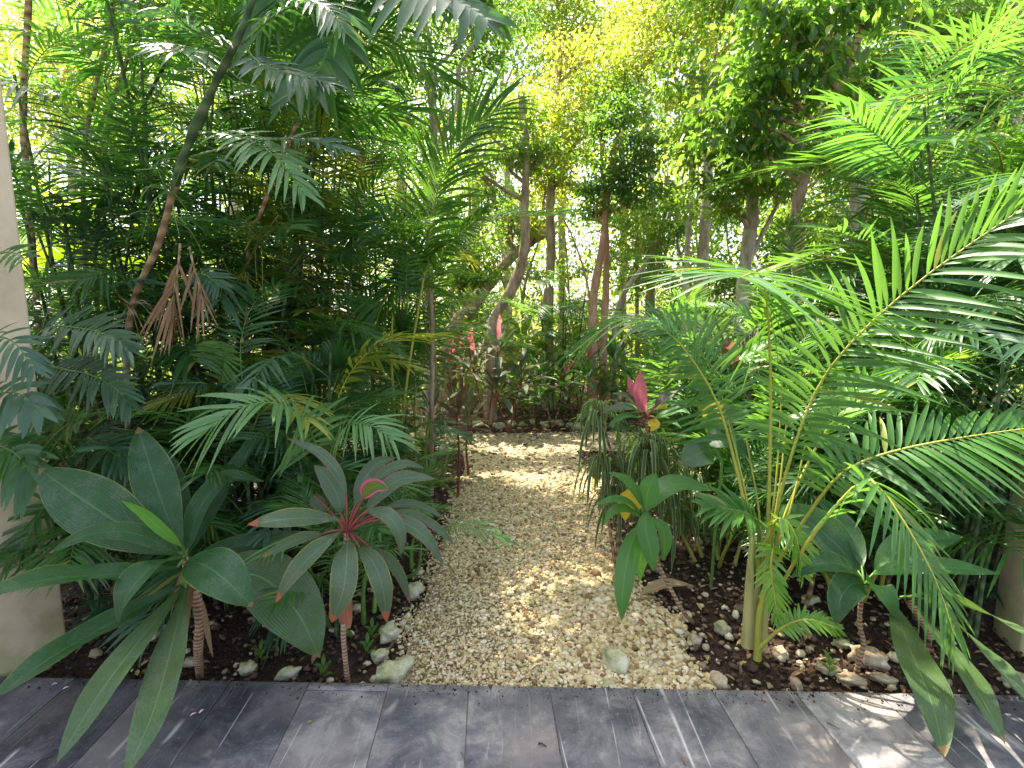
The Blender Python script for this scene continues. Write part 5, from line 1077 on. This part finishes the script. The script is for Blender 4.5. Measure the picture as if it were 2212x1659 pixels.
tree("slender_tree", "reddish double-stemmed trunk right of the path's end", [(1282, 850, 7.6), (1280, 700, 7.6), (1285, 620, 7.6), (1300, 540, 7.6), (1312, 430, 7.7), (1330, 300, 7.8)], (.07, .035),
     [(1330, 350, 7.6, 70), (1290, 430, 7.8, 50), (1380, 420, 7.6, 60), (1340, 250, 7.8, 60), (1410, 330, 7.6, 60)], 6500, .065, M_cd, M_barkr, clus=18,
     branches=[([(1282, 720, 7.6), (1268, 610, 7.5), (1240, 520, 7.5), (1215, 470, 7.5)], .022)])
tree("slender_tree", "straight red-brown trunk just right of the double-stemmed one", [(1306, 860, 8.0), (1304, 740, 8), (1310, 600, 8), (1308, 480, 8), (1300, 330, 8)], (.06, .04),
     [(1290, 250, 8.2, 60), (1340, 170, 8.4, 70)], 2600, .07, M_cm, M_barkr)
tree("slender_tree", "thin crooked pale trunk right of the red-brown trunks", [(1330, 850, 8.8), (1325, 740, 8.8), (1345, 640, 8.8), (1400, 560, 8.9), (1435, 470, 9), (1442, 380, 9)], (.05, .03),
     [(1420, 520, 9, 60), (1460, 440, 9, 60), (1390, 600, 9, 50)], 3000, .07, M_cm, M_barkg)
tree("slender_tree", "straight thin grey trunk with olive-yellow crown, right of centre", [(1480, 850, 7.4), (1481, 620, 7.4), (1488, 480, 7.4), (1497, 300, 7.4), (1500, 100, 7.5)], (.045, .03),
     [(1480, 60, 7.8, 95), (1400, 110, 8, 80), (1560, 130, 7.6, 80), (1500, 210, 7.5, 60), (1400, 10, 8, 80), (1560, 10, 8, 80)], 7000, .07, M_cy, M_barkg, clus=18)
tree("slender_tree", "thin dark trunk far between the pale crooked trunk and the straight grey one", [(1378, 850, 10.5), (1376, 600, 10.5), (1374, 420, 10.5)], (.045, .035), [(1380, 520, 10.5, 60), (1340, 460, 10.5, 50)], 1800, .09, M_far, M_bark)
tree("slender_tree", "far grey trunk between the leaning and the yellow-crowned tree", [(1108, 760, 10.8), (1095, 600, 10.8), (1075, 480, 10.9), (1060, 360, 11)], (.07, .04), [(1080, 460, 11, 50), (1050, 400, 11, 60)], 1800, .09, M_cm, M_barkg)
tree("slender_tree", "brown trunk seen through palms left of the leaning dark tree", [(772, 900, 7.8), (770, 700, 7.8), (780, 500, 7.8), (775, 250, 7.8)], (.09, .06), [(760, 200, 8, 110), (680, 100, 8.2, 110), (820, 330, 8, 80)], 6000, .08, M_cm, M_barkr)
tree("slender_tree", "slim mottled trunk close left of the slender grey trunk", [(905, 880, 6.8), (902, 740, 6.8), (905, 600, 6.8)], (.035, .03), [(890, 450, 7, 60), (950, 430, 7, 50)], 2200, .07, M_cd, M_barkg)
tree("big_tree", "tall thick pale-barked tree right of centre, its trunk reaching the top", [(1600, 900, 6.6), (1605, 620, 6.6), (1625, 450, 6.6), (1612, 330, 6.6), (1630, 250, 6.6), (1635, 120, 6.6), (1655, 0, 6.7), (1660, -120, 6.7)], (.085, .055),
     [(1560, 330, 6.2, 80), (1650, 380, 6.2, 70), (1500, 280, 6.2, 70), (1600, 220, 6, 80), (1700, 300, 6.2, 80), (1480, 160, 6.4, 60), (1580, -30, 6.5, 100), (1540, 430, 6.4, 60)], 9600, .075, M_cm, M_barkg, clus=20,
     branches=[([(1620, 560, 6.6), (1680, 440, 6.5), (1740, 330, 6.4), (1790, 220, 6.3)], .035)])
tree("forked_tree", "tree with a y-forked dark branch among large glossy leaves, upper right", [(1690, 900, 5.0), (1700, 560, 5.0), (1750, 350, 4.9), (1775, 270, 4.8), (1805, 200, 4.8), (1838, 130, 4.7), (1860, 60, 4.7)], (.06, .035),
     [(1680, 60, 4.7, 90), (1780, 60, 4.6, 100), (1860, 30, 4.8, 90), (1700, 200, 4.8, 90), (1620, 180, 4.9, 80), (1860, 200, 4.9, 80), (1760, 330, 4.8, 60), (1560, 260, 5, 70), (1640, 320, 5, 60)], 4000, .105, M_cd, M_bark, clus=14,
     branches=[([(1805, 200, 4.8), (1790, 120, 4.7), (1755, 60, 4.6), (1715, -10, 4.6)], .033)])
tree("pale_trunk_tree", "sunlit pinkish-white trunk leaning right behind the arecas, upper right", [(1840, 800, 6.4), (1862, 440, 6.4), (1885, 380, 6.4), (1905, 330, 6.4), (1950, 200, 6.4), (1990, 60, 6.5)], (.07, .05),
     [(1960, 60, 6.6, 100), (2060, 40, 6.6, 100), (1900, 150, 6.8, 80), (2040, 180, 6.8, 90), (2140, 120, 6.5, 90), (1920, -60, 6.8, 100)], 10500, .07, M_cd, M_barkp, clus=18)
tree("pale_trunk_tree", "orange-patched pale trunk between the big tree and the sunlit one", [(1720, 850, 7.4), (1725, 560, 7.4), (1718, 370, 7.4), (1760, 250, 7.4), (1790, 180, 7.4)], (.09, .06), [(1800, 330, 7.4, 90), (1740, 450, 7.4, 80), (1850, 300, 7.4, 80), (1760, 130, 7.6, 90)], 6500, .075, M_cm, M_barkp)
tree("pale_trunk_tree", "pale trunk at the far right edge above the areca fronds", [(2170, 800, 5.6), (2190, 300, 5.6), (2195, 100, 5.6), (2200, -50, 5.6)], (.07, .05), [(2120, 60, 5.8, 100), (2200, 150, 5.6, 90), (2130, 250, 5.8, 80), (2230, 350, 5.4, 90)], 6500, .07, M_cd, M_barkp)
tree("background_tree", "pale trunk in the gap above the yellow crown, top centre", [(1215, 700, 12), (1213, 400, 12), (1210, 200, 12), (1215, 60, 12)], (.09, .06), [(1320, 60, 12, 80), (1200, -20, 12, 80), (1290, 190, 12, 60), (1380, 200, 12, 60), (1220, 70, 12, 90), (1160, 10, 12, 90), (1180, 160, 12, 80)], 8000, .1, M_far, M_barkp)
tree("background_tree", "tall far tree at top left behind the palms", [(520, 800, 9.5), (500, 300, 9.5), (470, 60, 9.5)], (.12, .07), [(350, 60, 9.8, 120), (560, 60, 9.5, 130), (700, 30, 9.8, 110), (480, 200, 10, 120), (640, 230, 10, 110), (250, 220, 10.5, 120)], 8500, .11, M_cy, M_barkp)
tree("background_tree", "far tree filling the gap behind the left palms at eye level", [(620, 850, 10.5), (610, 500, 10.5), (600, 300, 10.5)], (.1, .06), [(560, 420, 10.5, 120), (720, 430, 10.5, 110), (640, 580, 10.5, 110), (450, 560, 10.5, 110)], 5200, .12, M_far, M_barkg)
tree("background_tree", "far tree at the right behind the sunlit areca fronds", [(1930, 800, 9), (1940, 500, 9), (1950, 300, 9)], (.1, .06), [(1900, 420, 9, 110), (2030, 420, 9, 110), (1980, 560, 9, 110), (1850, 560, 9, 100), (2120, 540, 8.5, 110)], 6500, .1, M_cm, M_barkp)
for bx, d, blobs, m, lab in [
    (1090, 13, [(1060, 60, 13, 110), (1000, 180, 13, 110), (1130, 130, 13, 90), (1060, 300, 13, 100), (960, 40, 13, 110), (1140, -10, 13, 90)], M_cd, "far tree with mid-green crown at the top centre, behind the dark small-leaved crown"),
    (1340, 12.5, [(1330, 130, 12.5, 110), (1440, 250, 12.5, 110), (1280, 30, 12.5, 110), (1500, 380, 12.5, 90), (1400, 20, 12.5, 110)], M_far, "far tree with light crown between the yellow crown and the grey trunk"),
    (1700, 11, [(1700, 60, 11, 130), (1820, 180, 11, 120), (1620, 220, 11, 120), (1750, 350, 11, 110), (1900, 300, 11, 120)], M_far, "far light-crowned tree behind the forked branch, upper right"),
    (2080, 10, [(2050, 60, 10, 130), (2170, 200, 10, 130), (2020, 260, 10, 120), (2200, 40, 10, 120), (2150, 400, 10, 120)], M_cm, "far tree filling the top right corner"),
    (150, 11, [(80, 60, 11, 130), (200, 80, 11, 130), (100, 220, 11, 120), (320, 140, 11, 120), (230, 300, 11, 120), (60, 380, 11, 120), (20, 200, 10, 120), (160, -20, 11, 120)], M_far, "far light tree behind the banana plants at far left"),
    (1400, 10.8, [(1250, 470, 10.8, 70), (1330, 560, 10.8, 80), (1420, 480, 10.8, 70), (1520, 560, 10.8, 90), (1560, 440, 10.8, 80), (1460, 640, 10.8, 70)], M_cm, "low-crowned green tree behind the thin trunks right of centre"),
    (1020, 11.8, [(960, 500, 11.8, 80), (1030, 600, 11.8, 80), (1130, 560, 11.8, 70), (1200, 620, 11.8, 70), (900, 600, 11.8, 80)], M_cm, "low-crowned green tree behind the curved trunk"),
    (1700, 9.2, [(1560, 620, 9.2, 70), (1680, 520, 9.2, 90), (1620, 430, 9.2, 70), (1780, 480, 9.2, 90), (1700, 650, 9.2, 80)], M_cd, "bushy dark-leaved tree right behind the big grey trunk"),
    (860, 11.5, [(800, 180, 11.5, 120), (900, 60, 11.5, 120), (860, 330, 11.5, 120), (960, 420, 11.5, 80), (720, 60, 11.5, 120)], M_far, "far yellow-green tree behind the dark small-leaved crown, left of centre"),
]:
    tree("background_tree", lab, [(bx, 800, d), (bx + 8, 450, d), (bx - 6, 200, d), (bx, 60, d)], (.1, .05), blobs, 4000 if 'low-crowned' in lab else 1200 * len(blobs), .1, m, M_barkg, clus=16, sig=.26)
gs = np.random.default_rng(5)
for i, px in enumerate([968, 1000, 1085, 1122, 1160, 1222, 1252, 1352, 1402, 1422, 1460, 1512, 1545, 1575, 840, 700, 1660, 1790]):
    d = gs.uniform(8.2, 12.5); ln = gs.uniform(-60, 60); tp = gs.uniform(120, 420); kk = gs.uniform(-25, 25)
    tree("sapling", "thin bare-stemmed sapling standing among the background trees", [(px, 800, d), (px + ln * .3 + kk, 650, d), (px + ln * .6 - kk, 500, d), (px + ln, tp, d)], (gs.uniform(.018, .04), .012),
         [(px + ln + 15, tp + 30, d, 34), (px + ln * .6 - 25, 480, d - .2, 26), (px + ln * .4 + 24, 590, d, 20)], 420, .085, [M_cm, M_cd, M_cy][i % 3], [M_barkg, M_bark, M_barkr][i % 3], clus=5, group="thin saplings among the background trees", sides=7)
# crowns added above the view to shade the garden and slabs
tree("added_shade_tree", "high-crowned tree added over the left side for shade, its foliage closing the top left", [(560, 820, 7.0), (640, 300, 7), (700, -50, 7)], (.1, .07), [(500, -160, 6.5, 220), (760, -200, 7, 200), (300, -150, 6, 200), (960, -230, 7, 170)], 3000, .1, M_cd, M_barkg, clus=22)
tree("added_shade_tree", "high-crowned tree added over the right side for shade, its foliage closing the top right", [(1500, 820, 8.2), (1530, 300, 8.2), (1500, -60, 8)], (.09, .06), [(1200, -230, 7.5, 170), (1430, -200, 7.2, 180), (1700, -220, 6.5, 190), (1950, -250, 6.3, 190)], 2200, .1, M_cd, M_barkg, clus=22)

tree("added_shade_tree", "tree added to shade path and slabs, limbs above the view, trunk behind the right arecas", [(1830, 820, 5.6), (1850, 300, 5.4), (1700, -60, 5)], (.08, .05), [(960, -120, 4.5, 120), (1010, -60, 5.6, 70), (900, -170, 4.0, 140), (720, -200, 3.9, 140), (940, -300, 3.6, 120), (850, -330, 3.2, 120), (600, -300, 3.6, 140)], 11500, .1, M_cd, M_barkg, clus=14)  # limbs added on the sun side to keep path and slabs shaded

# ------------------------------------------------------------------ far woodland (one mass) and low growth
def mass(name, n_, f, size, mats, label, asp=.55, ncl=400, sg=.5):
    g = np.random.default_rng(len(name) * 7 + n_); cc = f(g, ncl); ix = g.integers(0, ncl, n_); p = cc[ix] + g.normal(size=(n_, 3)) * np.array([sg, sg, sg * .6])
    p = p[p[:, 2] > -.03]; mb = MB(); hd = nrm(g.normal(size=(len(p), 3))) * .5
    h = len(p) // len(mats)
    for i, m in enumerate(mats): leaf_cloud(mb, p[i * h:(i + 1) * h], hd[i * h:(i + 1) * h], size, asp, mi=i)
    return tag(mb.build(name, mats), label, "woodland", kind='stuff')
def fw(g, n_):
    y = g.uniform(13, 30, n_); x = g.uniform(-1.25, 1.25, n_) * y; top = np.where(np.abs(x / y - .04) < .3, 6.5, 9.5)
    z = g.random(n_) ** .85 * top * (.4 + y / 22); return np.stack([x, y, z], -1)
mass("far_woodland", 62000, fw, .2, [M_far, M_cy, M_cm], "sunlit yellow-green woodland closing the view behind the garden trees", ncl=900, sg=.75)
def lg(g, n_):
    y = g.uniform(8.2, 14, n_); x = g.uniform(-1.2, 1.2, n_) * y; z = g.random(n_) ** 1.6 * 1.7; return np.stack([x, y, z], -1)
mass("low_undergrowth", 22000, lg, .13, [M_far, M_cy, M_far, M_cm], "low undergrowth behind the far bed, sunlight put into its leaf colours", ncl=300, sg=.35, asp=.4)  # yellower leaf mix brightens it in place of sun the crowns block
